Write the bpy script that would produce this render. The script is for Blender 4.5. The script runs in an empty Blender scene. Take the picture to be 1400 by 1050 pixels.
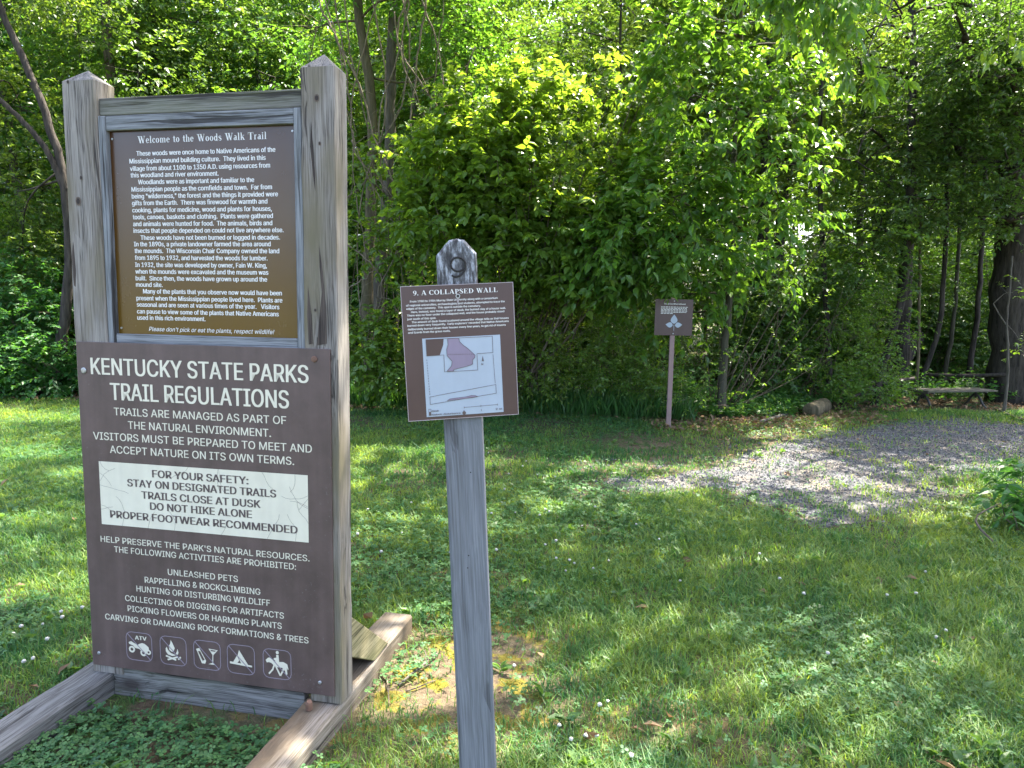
import bpy, math, random, colorsys
import numpy as np
from mathutils import Vector, Matrix, Euler

sc = bpy.context.scene
COL = sc.collection
# ------------------------------------------------------------------ camera
CAM_H = 1.396
FOC, PITCH, ROLL = 968.73, 0.1132, -0.0158          # focal length in photo pixels (1400 wide)
_c, _s = math.cos(PITCH), math.sin(PITCH)
_cr, _sr = math.cos(ROLL), math.sin(ROLL)
FWD = np.array([0, _c, -_s]); _U0 = np.array([0, _s, _c]); _X0 = np.array([1.0, 0, 0])
RGT = _cr * _X0 - _sr * _U0
UPV = _sr * _X0 + _cr * _U0
EYE = np.array([0, 0, CAM_H])
cd = bpy.data.cameras.new("camera")
cam = bpy.data.objects.new("camera", cd); COL.objects.link(cam)
m = Matrix.Identity(4)
for i in range(3):
    m[i][0], m[i][1], m[i][2], m[i][3] = RGT[i], UPV[i], -FWD[i], EYE[i]
cam.matrix_world = m
cd.sensor_width = 36; cd.sensor_fit = 'HORIZONTAL'
cd.lens = 36 * FOC / 1400
cd.clip_end = 600; cd.clip_start = 0.05
sc.camera = cam
# ------------------------------------------------------------------ sky, sun, exposure
SUN_EL, SUN_AZ = math.radians(62), math.radians(42)  # azimuth to the right of straight ahead (+Y)
SUN = np.array([math.sin(SUN_AZ) * math.cos(SUN_EL), math.cos(SUN_AZ) * math.cos(SUN_EL), math.sin(SUN_EL)])
w = bpy.data.worlds.new("World"); sc.world = w; w.use_nodes = True
nt = w.node_tree
bg = nt.nodes["Background"]; sky = nt.nodes.new("ShaderNodeTexSky")
sky.sky_type = 'NISHITA'; sky.sun_disc = False; sky.sun_elevation = SUN_EL; sky.sun_rotation = SUN_AZ
sky.air_density = 0.8; sky.dust_density = 4.0; sky.ozone_density = 0.4
nt.links.new(sky.outputs[0], bg.inputs[0]); bg.inputs[1].default_value = 0.15
sd = bpy.data.lights.new("sun", 'SUN'); sd.energy = 4.2; sd.angle = math.radians(0.53); sd.color = (1.0, 0.93, 0.80)
so = bpy.data.objects.new("sun", sd); COL.objects.link(so)
so.rotation_euler = Vector(SUN).to_track_quat('Z', 'Y').to_euler(); so.location = (10, 12, 25)
sc.view_settings.view_transform = 'Standard'; sc.view_settings.look = 'None'
sc.view_settings.exposure = 2.95; sc.view_settings.gamma = 1
sc.cycles.use_denoising = True
sc.cycles.max_bounces = 7; sc.cycles.diffuse_bounces = 4; sc.cycles.glossy_bounces = 2
sc.cycles.transmission_bounces = 5; sc.cycles.transparent_max_bounces = 6
sc.cycles.sample_clamp_indirect = 6
sc.cycles.caustics_reflective = False; sc.cycles.caustics_refractive = False

# ------------------------------------------------------------------ helpers
def ray(px, py):
    return FWD + RGT * (px - 700) / FOC + UPV * (525 - py) / FOC
def at(px, py, Y):                                   # the point of the place seen at a photo pixel, Y metres ahead
    d = ray(px, py); return EYE + d * (Y / d[1])
def gnd(px, py, z=0.0):
    d = ray(px, py); return EYE + d * ((z - CAM_H) / d[2])
def to_px(P):
    d = np.asarray(P) - EYE
    f = d @ FWD
    return np.stack([700 + FOC * (d @ RGT) / f, 525 - FOC * (d @ UPV) / f], -1)

def nrm(a):
    return a / np.maximum(np.linalg.norm(a, axis=-1, keepdims=True), 1e-9)

class MB:
    """collects vertices and faces, builds ONE mesh object"""
    def __init__(s): s.V = []; s.F = []; s.A = []; s.M = []; s.n = 0; s.anyA = False
    def add(s, V, faces, attr=None, mat=0):
        V = np.asarray(V, float).reshape(-1, 3)
        for f in (faces if isinstance(faces, list) and len(faces) and isinstance(faces[0], np.ndarray) and faces[0].ndim == 2 else [faces]):
            if isinstance(f, np.ndarray) and f.ndim == 2: s.F.append(f + s.n); s.M.append(np.full(len(f), mat))
            else:
                for q in f: s.F.append(np.array([q]) + s.n); s.M.append(np.array([mat]))
        if attr is None: attr = np.zeros((len(V), 4))
        else: s.anyA = True
        s.V.append(V); s.A.append(attr); s.n += len(V)
    def box(s, a, b, mat=0, top=None):
        (x0, y0, z0), (x1, y1, z1) = a, b
        V = [(x0,y0,z0),(x1,y0,z0),(x1,y1,z0),(x0,y1,z0),(x0,y0,z1),(x1,y0,z1),(x1,y1,z1),(x0,y1,z1)]
        s.add(V, [(0,3,2,1),(4,5,6,7),(0,1,5,4),(1,2,6,5),(2,3,7,6),(3,0,4,7)], mat=mat)
    def tube(s, P, R, sides=6, cap=True, mat=0, attr=None):
        P = np.asarray(P, float); R = np.broadcast_to(np.asarray(R, float), (len(P),))
        T = nrm(np.gradient(P, axis=0))
        ref = np.array([0.31, 0.17, 0.93]) if abs(T[:, 2]).mean() < 0.8 else np.array([0.93, 0.31, 0.1])
        A = nrm(np.cross(T, ref)); B = np.cross(T, A)
        an = np.arange(sides) * 2 * math.pi / sides
        V = P[:, None] + R[:, None, None] * (np.cos(an)[None, :, None] * A[:, None] + np.sin(an)[None, :, None] * B[:, None])
        n = len(P); i = np.arange(n - 1)[:, None] * sides; j = np.arange(sides)[None]; k = (j + 1) % sides
        F = np.stack([i + j, i + k, i + k + sides, i + j + sides], -1).reshape(-1, 4)
        fl = [F]
        s.add(V.reshape(-1, 3), fl, None if attr is None else np.tile(attr, (n * sides, 1)), mat)
        if cap:
            s.F.append(np.arange(sides)[None, ::-1] + s.n - n * sides); s.M.append(np.array([mat]))
            s.F.append(np.arange(sides)[None] + s.n - sides); s.M.append(np.array([mat]))
    def build(s, name, mat, parent=None, smooth=False, bevel=0, loc=None):
        V = np.concatenate(s.V); me = bpy.data.meshes.new(name)
        tot = np.concatenate([np.full(len(f), f.shape[1]) for f in s.F])
        idx = np.concatenate([f.ravel() for f in s.F])
        me.vertices.add(len(V)); me.vertices.foreach_set('co', V.ravel().astype(np.float32))
        me.loops.add(len(idx)); me.loops.foreach_set('vertex_index', idx.astype(np.int32))
        me.polygons.add(len(tot)); st = np.concatenate([[0], np.cumsum(tot)[:-1]])
        me.polygons.foreach_set('loop_start', st.astype(np.int32))
        mats = mat if isinstance(mat, (list, tuple)) else [mat]
        for q in mats: me.materials.append(q)
        if len(mats) > 1: me.polygons.foreach_set('material_index', np.concatenate(s.M).astype(np.int32))
        me.update(calc_edges=True)
        if s.anyA:
            at_ = me.attributes.new('tone', 'FLOAT_COLOR', 'POINT')
            at_.data.foreach_set('color', np.concatenate(s.A).ravel().astype(np.float32))
        me.polygons.foreach_set('use_smooth', np.full(len(tot), smooth))
        o = bpy.data.objects.new(name, me); COL.objects.link(o)
        if parent: o.parent = parent
        if loc is not None: o.location = loc
        if bevel:
            b = o.modifiers.new('bevel', 'BEVEL'); b.width = bevel; b.segments = 2; b.limit_method = 'ANGLE'
        return o

def tag(o, label=None, cat=None, group=None, kind=None):
    for k, v in (('label', label), ('category', cat), ('group', group), ('kind', kind)):
        if v: o[k] = v
    return o
def thing(name, label, cat, loc=(0, 0, 0), rot=(0, 0, 0), group=None):
    o = bpy.data.objects.new(name, None); COL.objects.link(o)
    o.location = loc; o.rotation_euler = rot; o.empty_display_size = 0.2
    return tag(o, label, cat, group)

def wob(rng, n=5, f=1.0):                            # smooth 2-D noise made of sines, -1..1
    K = [(rng.normal(0, f), rng.normal(0, f), rng.uniform(0, 6.28)) for _ in range(n)]
    return lambda x, y: sum(np.sin(a * x + b * y + c) for a, b, c in K) / math.sqrt(n) * 0.8

# ------------------------------------------------------------------ materials
def new_mat(name):
    m = bpy.data.materials.new(name); m.use_nodes = True
    return m, m.node_tree, m.node_tree.nodes["Principled BSDF"]
def node(nt, kind, **kw):
    n = nt.nodes.new(kind)
    for k, v in kw.items():
        if k in n.inputs: n.inputs[k].default_value = v
        else: setattr(n, k, v)
    return n
def ramp(nt, fac, stops):
    r = nt.nodes.new("ShaderNodeValToRGB"); e = r.color_ramp.elements
    while len(e) < len(stops): e.new(0.5)
    for q, (p, c) in zip(e, stops): q.position = p; q.color = (*c, 1) if len(c) == 3 else c
    nt.links.new(fac, r.inputs[0]); return r.outputs[0]
def mixc(nt, fac, a, b, mode='MIX'):
    n = nt.nodes.new("ShaderNodeMix"); n.data_type = 'RGBA'; n.blend_type = mode
    for sock, v in ((n.inputs[0], fac), (n.inputs[6], a), (n.inputs[7], b)):
        if isinstance(v, (int, float)): sock.default_value = v
        elif isinstance(v, (tuple, list)): sock.default_value = (*v, 1) if len(v) == 3 else v
        else: nt.links.new(v, sock)
    return n.outputs[2]
def mth(nt, op, a, b=0.0, clamp=False):
    n = nt.nodes.new("ShaderNodeMath"); n.operation = op; n.use_clamp = clamp
    for sock, v in ((n.inputs[0], a), (n.inputs[1], b)):
        if isinstance(v, (int, float)): sock.default_value = v
        else: nt.links.new(v, sock)
    return n.outputs[0]
def coords(nt, scale=(1, 1, 1), which='Object'):
    tc = nt.nodes.new("ShaderNodeTexCoord"); mp = nt.nodes.new("ShaderNodeMapping")
    mp.inputs['Scale'].default_value = scale
    nt.links.new(tc.outputs[which], mp.inputs[0]); return mp.outputs[0]
def noise(nt, vec, scale, detail=4, rough=0.55, dist=0.0):
    n = nt.nodes.new("ShaderNodeTexNoise"); n.inputs['Scale'].default_value = scale
    n.inputs['Detail'].default_value = detail; n.inputs['Roughness'].default_value = rough; n.inputs['Distortion'].default_value = dist
    if vec is not None: nt.links.new(vec, n.inputs['Vector'])
    return n.outputs['Fac']
def bump(nt, bsdf, h, strength=0.4, dist=0.01):
    b = nt.nodes.new("ShaderNodeBump"); b.inputs['Strength'].default_value = strength; b.inputs['Distance'].default_value = dist
    nt.links.new(h, b.inputs['Height']); nt.links.new(b.outputs[0], bsdf.inputs['Normal'])

def leaf_mat(name, dark, light, tw=0.42, rough=0.42, tcol=None, spec=0.5):
    m, nt, b = new_mat(name)
    a = node(nt, "ShaderNodeAttribute", attribute_name='tone')
    sp = nt.nodes.new("ShaderNodeSeparateColor"); nt.links.new(a.outputs['Color'], sp.inputs[0])
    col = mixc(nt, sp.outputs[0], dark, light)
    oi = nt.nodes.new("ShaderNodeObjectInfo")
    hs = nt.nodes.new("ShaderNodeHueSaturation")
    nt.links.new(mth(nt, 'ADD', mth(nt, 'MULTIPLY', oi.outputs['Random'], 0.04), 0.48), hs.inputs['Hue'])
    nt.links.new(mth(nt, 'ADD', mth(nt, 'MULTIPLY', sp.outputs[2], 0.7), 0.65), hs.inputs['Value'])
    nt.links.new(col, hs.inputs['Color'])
    nt.links.new(hs.outputs[0], b.inputs['Base Color'])
    b.inputs['Roughness'].default_value = rough; b.inputs['Specular IOR Level'].default_value = spec
    t = nt.nodes.new("ShaderNodeBsdfTranslucent")
    tc = mixc(nt, 1.0, hs.outputs[0], tcol or (2.6, 2.3, 0.9), 'MULTIPLY'); nt.links.new(tc, t.inputs[0])
    mx = nt.nodes.new("ShaderNodeMixShader"); mx.inputs[0].default_value = tw
    nt.links.new(b.outputs[0], mx.inputs[1]); nt.links.new(t.outputs[0], mx.inputs[2])
    nt.links.new(mx.outputs[0], nt.nodes["Material Output"].inputs[0])
    return m

def wood_mat(name, axis, pale, mid, dark, green=0.0, warm=None, knots=True, lichen=None, crk=0.75):
    """weathered timber, grain along one object axis"""
    m, nt, b = new_mat(name)
    fine = [250, 250, 250]; fine[axis] = 6.0
    wide = [34, 34, 34]; wide[axis] = 1.1
    big = [1, 1, 1]; big[axis] = 0.30
    oi = nt.nodes.new("ShaderNodeObjectInfo")
    tc = nt.nodes.new("ShaderNodeTexCoord")
    off = nt.nodes.new("ShaderNodeVectorMath"); off.operation = 'ADD'
    cb = nt.nodes.new("ShaderNodeCombineXYZ")
    for i in range(3): nt.links.new(mth(nt, 'MULTIPLY', oi.outputs['Random'], 7.3 + 3 * i), cb.inputs[i])
    nt.links.new(tc.outputs['Object'], off.inputs[0]); nt.links.new(cb.outputs[0], off.inputs[1])
    # knots bend the grain round them
    mpv = nt.nodes.new("ShaderNodeMapping"); ks = [7.0, 7.0, 7.0]; ks[axis] = 3.6; mpv.inputs['Scale'].default_value = ks
    nt.links.new(off.outputs[0], mpv.inputs[0])
    vo = nt.nodes.new("ShaderNodeTexVoronoi"); vo.inputs['Scale'].default_value = 1.0; vo.inputs['Randomness'].default_value = 1.0
    nt.links.new(mpv.outputs[0], vo.inputs['Vector'])
    sel = nt.nodes.new("ShaderNodeSeparateColor"); nt.links.new(vo.outputs['Color'], sel.inputs[0])
    on = mth(nt, 'GREATER_THAN', sel.outputs[0], 0.55 if knots else 2.0)
    d = vo.outputs['Distance']
    pull = mth(nt, 'MULTIPLY', mth(nt, 'SUBTRACT', 1.0, mth(nt, 'MULTIPLY', d, 1.9), True), on)
    mpw = nt.nodes.new('ShaderNodeMapping'); wsv = [9.0, 9.0, 9.0]; wsv[axis] = 2.2; mpw.inputs['Scale'].default_value = wsv; nt.links.new(off.outputs[0], mpw.inputs[0])
    warp = noise(nt, mpw.outputs[0], 1.0, 2)
    def grain(sv, sc_, det):
        mp = nt.nodes.new("ShaderNodeMapping"); mp.inputs['Scale'].default_value = sv
        nt.links.new(off.outputs[0], mp.inputs[0])
        va = nt.nodes.new("ShaderNodeVectorMath"); va.operation = 'ADD'
        c2 = nt.nodes.new("ShaderNodeCombineXYZ")
        for i in range(3):
            nt.links.new(mth(nt, 'ADD', mth(nt, 'MULTIPLY', pull, 0.0 if i == axis else 1.3), mth(nt, 'MULTIPLY', warp, 0.0 if i == axis else 0.8 * sv[(axis + 1) % 3] / 34)), c2.inputs[i])
        nt.links.new(mp.outputs[0], va.inputs[0]); nt.links.new(c2.outputs[0], va.inputs[1])
        return noise(nt, va.outputs[0], sc_, det, 0.6)
    g1 = grain(fine, 1.0, 5); g2 = grain(wide, 1.0, 4)
    mpb = nt.nodes.new("ShaderNodeMapping"); mpb.inputs['Scale'].default_value = big; nt.links.new(off.outputs[0], mpb.inputs[0])
    g3 = noise(nt, mpb.outputs[0], 6, 3)
    t = mth(nt, 'ADD', mth(nt, 'MULTIPLY', g1, 0.62), mth(nt, 'MULTIPLY', g2, 0.38))
    col = ramp(nt, t, [(0.37, dark), (0.46, mid), (0.54, pale), (0.66, [min(1, c * 1.3) for c in pale])])
    if warm: col = mixc(nt, ramp(nt, g3, [(0.42, (0, 0, 0)), (0.62, (1, 1, 1))]), col, mixc(nt, t, [c * 0.5 for c in warm], warm))
    if green: col = mixc(nt, mth(nt, 'MULTIPLY', ramp(nt, g3, [(0.45, (0, 0, 0)), (0.7, (1, 1, 1))]), green), col, (0.10, 0.115, 0.045))
    crack = ramp(nt, g2, [(0.345, (1, 1, 1)), (0.385, (0, 0, 0))])
    col = mixc(nt, mth(nt, 'MULTIPLY', crack, crk), col, (0.018, 0.015, 0.014))
    kn = mth(nt, 'MULTIPLY', ramp(nt, d, [(0.09, (1, 1, 1)), (0.17, (0.5, 0.5, 0.5)), (0.24, (0, 0, 0))]), on)
    col = mixc(nt, mth(nt, 'MULTIPLY', kn, 0.85), col, (0.035, 0.026, 0.022))
    if lichen:
        lsc = [90, 90, 90]; lsc[axis] = 26
        mpl = nt.nodes.new("ShaderNodeMapping"); mpl.inputs['Scale'].default_value = lsc; nt.links.new(tc.outputs['Object'], mpl.inputs[0])
        nl = noise(nt, mpl.outputs[0], 1.0, 5, 0.7)
        sp = nt.nodes.new("ShaderNodeSeparateXYZ"); nt.links.new(tc.outputs['Object'], sp.inputs[0])
        mk = mth(nt, 'MULTIPLY', mth(nt, 'SUBTRACT', sp.outputs[axis], lichen[0]), lichen[1], True)
        col = mixc(nt, mk, col, ramp(nt, nl, [(0.38, (0.035, 0.034, 0.036)), (0.50, (0.095, 0.096, 0.10)), (0.62, (0.30, 0.32, 0.35))]))
    nt.links.new(col, b.inputs['Base Color'])
    b.inputs['Roughness'].default_value = 0.85; b.inputs['Specular IOR Level'].default_value = 0.25
    h = mth(nt, 'SUBTRACT', mth(nt, 'ADD', mth(nt, 'MULTIPLY', g1, 0.5), g2), mth(nt, 'ADD', crack, mth(nt, 'MULTIPLY', kn, .5)))
    bump(nt, b, h, 0.55, 0.004)
    return m

def paint_mat(name, col, rough=0.4, wear=0.08, fleck=None, spec=0.5):
    m, nt, b = new_mat(name)
    v = coords(nt)
    n1 = noise(nt, v, 9, 5, 0.65); n2 = noise(nt, v, 120, 2, 0.5)
    n1 = mth(nt, 'ADD', mth(nt, 'MULTIPLY', n1, .6), mth(nt, 'MULTIPLY', noise(nt, coords(nt, (26, 26, 1.3)), 1.0, 4), .4))
    c = mixc(nt, ramp(nt, n1, [(0.38, (0, 0, 0)), (0.62, (1, 1, 1))]), [x * (1 - wear) for x in col], [min(1, x * (1 + wear)) for x in col])
    if fleck: c = mixc(nt, mth(nt, 'MULTIPLY', ramp(nt, n2, [(0.66, (0, 0, 0)), (0.74, (1, 1, 1))]), ramp(nt, noise(nt, v, 4, 3), [(.48, (0, 0, 0)), (.68, (1, 1, 1))])), c, fleck)
    nt.links.new(c, b.inputs['Base Color'])
    nt.links.new(mth(nt, 'ADD', mth(nt, 'MULTIPLY', n1, 0.25), rough - 0.1), b.inputs['Roughness'])
    b.inputs['Specular IOR Level'].default_value = spec
    bump(nt, b, n2, 0.06, 0.001)
    return m

def bark_mat(name, a, b_, c=None, moss=0.0):
    m, nt, b = new_mat(name)
    v = coords(nt, (14, 14, 2.2)); n1 = noise(nt, v, 1.6, 6, 0.65, 0.4)
    v2 = coords(nt, (1, 1, 0.6)); n2 = noise(nt, v2, 2.2, 4)
    col = ramp(nt, n1, [(0.33, b_), (0.62, a)])
    if c: col = mixc(nt, ramp(nt, n2, [(0.45, (0, 0, 0)), (0.6, (1, 1, 1))]), col, c)
    if moss: col = mixc(nt, mth(nt, 'MULTIPLY', n2, moss), col, (0.07, 0.09, 0.03))
    nt.links.new(col, b.inputs['Base Color']); b.inputs['Roughness'].default_value = 0.9; b.inputs['Specular IOR Level'].default_value = 0.2
    bump(nt, b, n1, 0.8, 0.02)
    return m

M = {}
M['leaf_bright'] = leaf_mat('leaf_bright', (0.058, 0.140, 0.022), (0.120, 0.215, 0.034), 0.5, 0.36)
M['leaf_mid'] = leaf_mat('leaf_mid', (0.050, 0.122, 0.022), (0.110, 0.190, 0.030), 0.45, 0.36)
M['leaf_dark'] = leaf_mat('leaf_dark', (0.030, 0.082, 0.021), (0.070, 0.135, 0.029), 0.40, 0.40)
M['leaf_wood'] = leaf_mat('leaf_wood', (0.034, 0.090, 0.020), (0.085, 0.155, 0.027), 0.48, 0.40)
M['leaf_weed'] = leaf_mat('leaf_weed', (0.030, 0.095, 0.022), (0.070, 0.155, 0.035), 0.40, 0.45)
M['grass'] = leaf_mat('grass_blade', (0.028, 0.100, 0.032), (0.155, 0.215, 0.045), 0.42, 0.5, spec=0.3)
M['clover'] = leaf_mat('clover_leaf', (0.032, 0.100, 0.036), (0.080, 0.160, 0.050), 0.35, 0.5, spec=0.3)
M['bark'] = bark_mat('bark_grey', (0.085, 0.072, 0.060), (0.026, 0.022, 0.019), moss=0.35)
M['bark_pale'] = bark_mat('bark_pale', (0.14, 0.12, 0.10), (0.055, 0.047, 0.04))
M['bark_tan'] = bark_mat('bark_tan', (0.13, 0.10, 0.068), (0.045, 0.035, 0.025), moss=0.3)
M['bark_dark'] = bark_mat('bark_dark', (0.060, 0.050, 0.042), (0.014, 0.012, 0.011))
M['twig'] = bark_mat('twig_bark', (0.16, 0.125, 0.09), (0.07, 0.055, 0.04))
M['vine'] = bark_mat('vine_bark', (0.20, 0.16, 0.12), (0.085, 0.068, 0.05))

DATA = {'D': {'N': [[0.1732, 0.1205]],
       'band': [[0.0518, 0.0538], [0.2037, 0.0732], [0.2038, 0.0531], [0.0517, 0.0365]],
       'bar': [[0.1283, 0.0248], [0.2054, 0.0266]],
       'd1': [[0.0495, 0.1398], [0.052, 0.0565]],
       'd2': [[0.2003, 0.1426], [0.2024, 0.0756]],
       'dash': [[0.0982, 0.1486], [0.1581, 0.1458]],
       'daub': [[0.0988, 0.1837], [0.1245, 0.1842], [0.1259, 0.1759], [0.1347, 0.1663], [0.1427, 0.1604], [0.1594, 0.1434], [0.1582, 0.1375], [0.1533, 0.1332], [0.1528, 0.1231], [0.1406, 0.1191], [0.1102, 0.1134],
                [0.1076, 0.1089], [0.0939, 0.1106], [0.1046, 0.122], [0.1066, 0.1321], [0.0958, 0.1455], [0.0956, 0.1592], [0.0994, 0.1705]],
       'dot': [[0.1277, 0.0121]],
       'hist': [[0.0499, 0.1844], [0.0901, 0.1841], [0.0885, 0.171], [0.0793, 0.1473], [0.05, 0.1471]],
       'keyA': [[0.0474, 0.0256], [0.0525, 0.0257], [0.0526, 0.0191], [0.0475, 0.019]],
       'keyB': [[0.0474, 0.0185], [0.0525, 0.0187], [0.0525, 0.0107], [0.0474, 0.0106]],
       'lens': [[0.0901, 0.043], [0.0973, 0.0468], [0.137, 0.0496], [0.1465, 0.0518], [0.1558, 0.0508], [0.1608, 0.0477], [0.1486, 0.0461], [0.1135, 0.0444]],
       'n0': [[0.1275, 0.0182]],
       'n1': [[0.1674, 0.0181]],
       'n2': [[0.2027, 0.0183], [0.2154, 0.0184]],
       'north': [[0.1765, 0.1411], [0.1745, 0.1191]],
       'outer': [[0.0499, 0.1844], [0.2008, 0.1844], [0.2005, 0.1472], [0.1637, 0.1464], [0.1638, 0.109], [0.0882, 0.1091], [0.0885, 0.1477], [0.05, 0.1471]],
       'screw': [[0.1272, 0.2784]],
       't1': [[0.0539, 0.0191], [0.0702, 0.019]],
       't2': [[0.0539, 0.0106], [0.1196, 0.0098]]},
 'MRK': [['9. A COLLAPSED WALL', 0.0278, 0.2183, 0.2839, 0.0108], ['From 1980 to 1984 Murray State University along with a consortium', 0.0199, 0.2169, 0.2684, 0.0043],
         ['of regional universities, archaeologists and students, attempted to trace the', 0.0108, 0.2332, 0.26, 0.0043], ['edges of the cemetery.  This spot is outside the cemetery.', 0.0109, 0.1777, 0.2526, 0.0043],
         ['Here, instead, was found a layer of daub, the burned clay of a house wall.', 0.0209, 0.2346, 0.245, 0.0043],
         ['There was no floor under the collapsed wall, and the house probably stood', 0.0115, 0.2308, 0.2376, 0.0043], ['just south of this spot.', 0.0114, 0.0759, 0.2297, 0.0043],
         ['The amount of daub found scattered around the village tells us that houses', 0.0209, 0.2403, 0.2223, 0.0044],
         ["burned down very frequently.  Early explorers' recorded that Native Americans", 0.0111, 0.2401, 0.215, 0.0044],
         ['deliberately burned down their houses every few years, to get rid of insects', 0.0114, 0.2329, 0.2067, 0.0044], ['and lizards from the grass roofs.', 0.0115, 0.1063, 0.1993, 0.0044]],
 'PH': 1.1371986875874587,
 'REG': [['KENTUCKY STATE PARKS', 0.0525, 0.8418, 1.0296, 0.0564], ['TRAIL REGULATIONS', 0.1229, 0.7735, 0.9461, 0.058], ['TRAILS ARE MANAGED AS PART OF', 0.1337, 0.7626, 0.8948, 0.0257],
         ['THE NATURAL ENVIRONMENT.', 0.1858, 0.7084, 0.8513, 0.0259], ['VISITORS MUST BE PREPARED TO MEET AND', 0.0486, 0.849, 0.8082, 0.026], ['ACCEPT NATURE ON ITS OWN TERMS.', 0.1113, 0.787, 0.7649, 0.0261],
         ['FOR YOUR SAFETY:', 0.2698, 0.625, 0.6912, 0.0251], ['STAY ON DESIGNATED TRAILS', 0.1726, 0.7225, 0.6544, 0.0252], ['TRAILS CLOSE AT DUSK', 0.2254, 0.6661, 0.6157, 0.0253],
         ['DO NOT HIKE ALONE', 0.2564, 0.6345, 0.5794, 0.0254], ['PROPER FOOTWEAR RECOMMENDED', 0.1, 0.795, 0.5402, 0.0255], ["HELP PRESERVE THE PARK'S NATURAL RESOURCES.", 0.0569, 0.8344, 0.4514, 0.0208],
         ['THE FOLLOWING ACTIVITIES ARE PROHIBITED:', 0.1086, 0.7864, 0.4189, 0.0209], ['UNLEASHED PETS', 0.314, 0.5764, 0.3575, 0.0211], ['RAPPELLING & ROCKCLIMBING', 0.2232, 0.657, 0.3213, 0.0211],
         ['HUNTING OR DISTURBING WILDLIFF', 0.1895, 0.6909, 0.2867, 0.0212], ['COLLECTING OR DIGGING FOR ARTIFACTS', 0.1429, 0.7398, 0.2484, 0.0213], ['PICKING FLOWERS OR HARMING PLANTS', 0.1508, 0.7313, 0.2121, 0.0214],
         ['CARVING OR DAMAGING ROCK FORMATIONS & TREES', 0.0594, 0.8259, 0.1733, 0.0214]],
 'WEL': [['Welcome to the Woods Walk Trail', 0.2429, 0.6989, 1.7789, 0.0229], ['These woods were once home to Native Americans of the', 0.2364, 0.727, 1.74, 0.0138],
         ['Mississippian mound building culture.  They lived in this', 0.2096, 0.6937, 1.7164, 0.0138], ['village from about 1100 to 1350 A.D. using resources from', 0.2105, 0.7081, 1.6931, 0.0138],
         ['this woodland and river environment.', 0.2115, 0.5296, 1.6723, 0.014], ['Woodlands were as important and familiar to the', 0.2381, 0.6525, 1.6503, 0.0139],
         ['Mississippian people as the cornfields and town.  Far from', 0.2124, 0.713, 1.6277, 0.0139], ['being "wilderness," the forest and the things it provided were', 0.2123, 0.7326, 1.6057, 0.0139],
         ['gifts from the Earth.  There was firewood for warmth and', 0.2122, 0.6962, 1.5841, 0.014], ['cooking, plants for medicine, wood and plants for houses,', 0.2121, 0.7108, 1.5616, 0.014],
         ['tools, canoes, baskets and clothing.  Plants were gathered', 0.2131, 0.7141, 1.5396, 0.014], ['and animals were hunted for food.  The animals, birds and', 0.213, 0.7113, 1.5176, 0.014],
         ['insects that people depended on could not live anywhere else.', 0.213, 0.7493, 1.496, 0.014], ['These woods have not been burned or logged in decades.', 0.2386, 0.7364, 1.4735, 0.0141],
         ['In the 1890s, a private landowner farmed the area around', 0.2128, 0.704, 1.4528, 0.0141], ['the mounds.  The Wisconsin Chair Company owned the land', 0.2139, 0.733, 1.4312, 0.0141],
         ['from 1895 to 1932, and harvested the woods for lumber.', 0.2138, 0.6922, 1.4089, 0.0142], ['In 1932, the site was developed by owner, Fain W. King,', 0.2136, 0.6894, 1.3862, 0.0142],
         ['when the mounds were excavated and the museum was', 0.2136, 0.6938, 1.3644, 0.0142], ['built.  Since then, the woods have grown up around the', 0.2135, 0.6889, 1.3426, 0.0143],
         ['mound site.', 0.2135, 0.3139, 1.3218, 0.0145], ['Many of the plants that you observe now would have been', 0.2393, 0.7389, 1.3002, 0.0143],
         ['present when the Mississippian people lived here.  Plants are', 0.2133, 0.7402, 1.2777, 0.0143], ['seasonal and are seen at various times of the year.   Visitors', 0.2133, 0.7293, 1.2566, 0.0143],
         ['can pause to view some of the plants that Native Americans', 0.2132, 0.7265, 1.2342, 0.0144], ['used in this rich environment.', 0.2132, 0.4663, 1.2136, 0.0145],
         ["Please don't pick or eat the plants, respect wildlife!", 0.2553, 0.7101, 1.1774, 0.0144]]}
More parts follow.
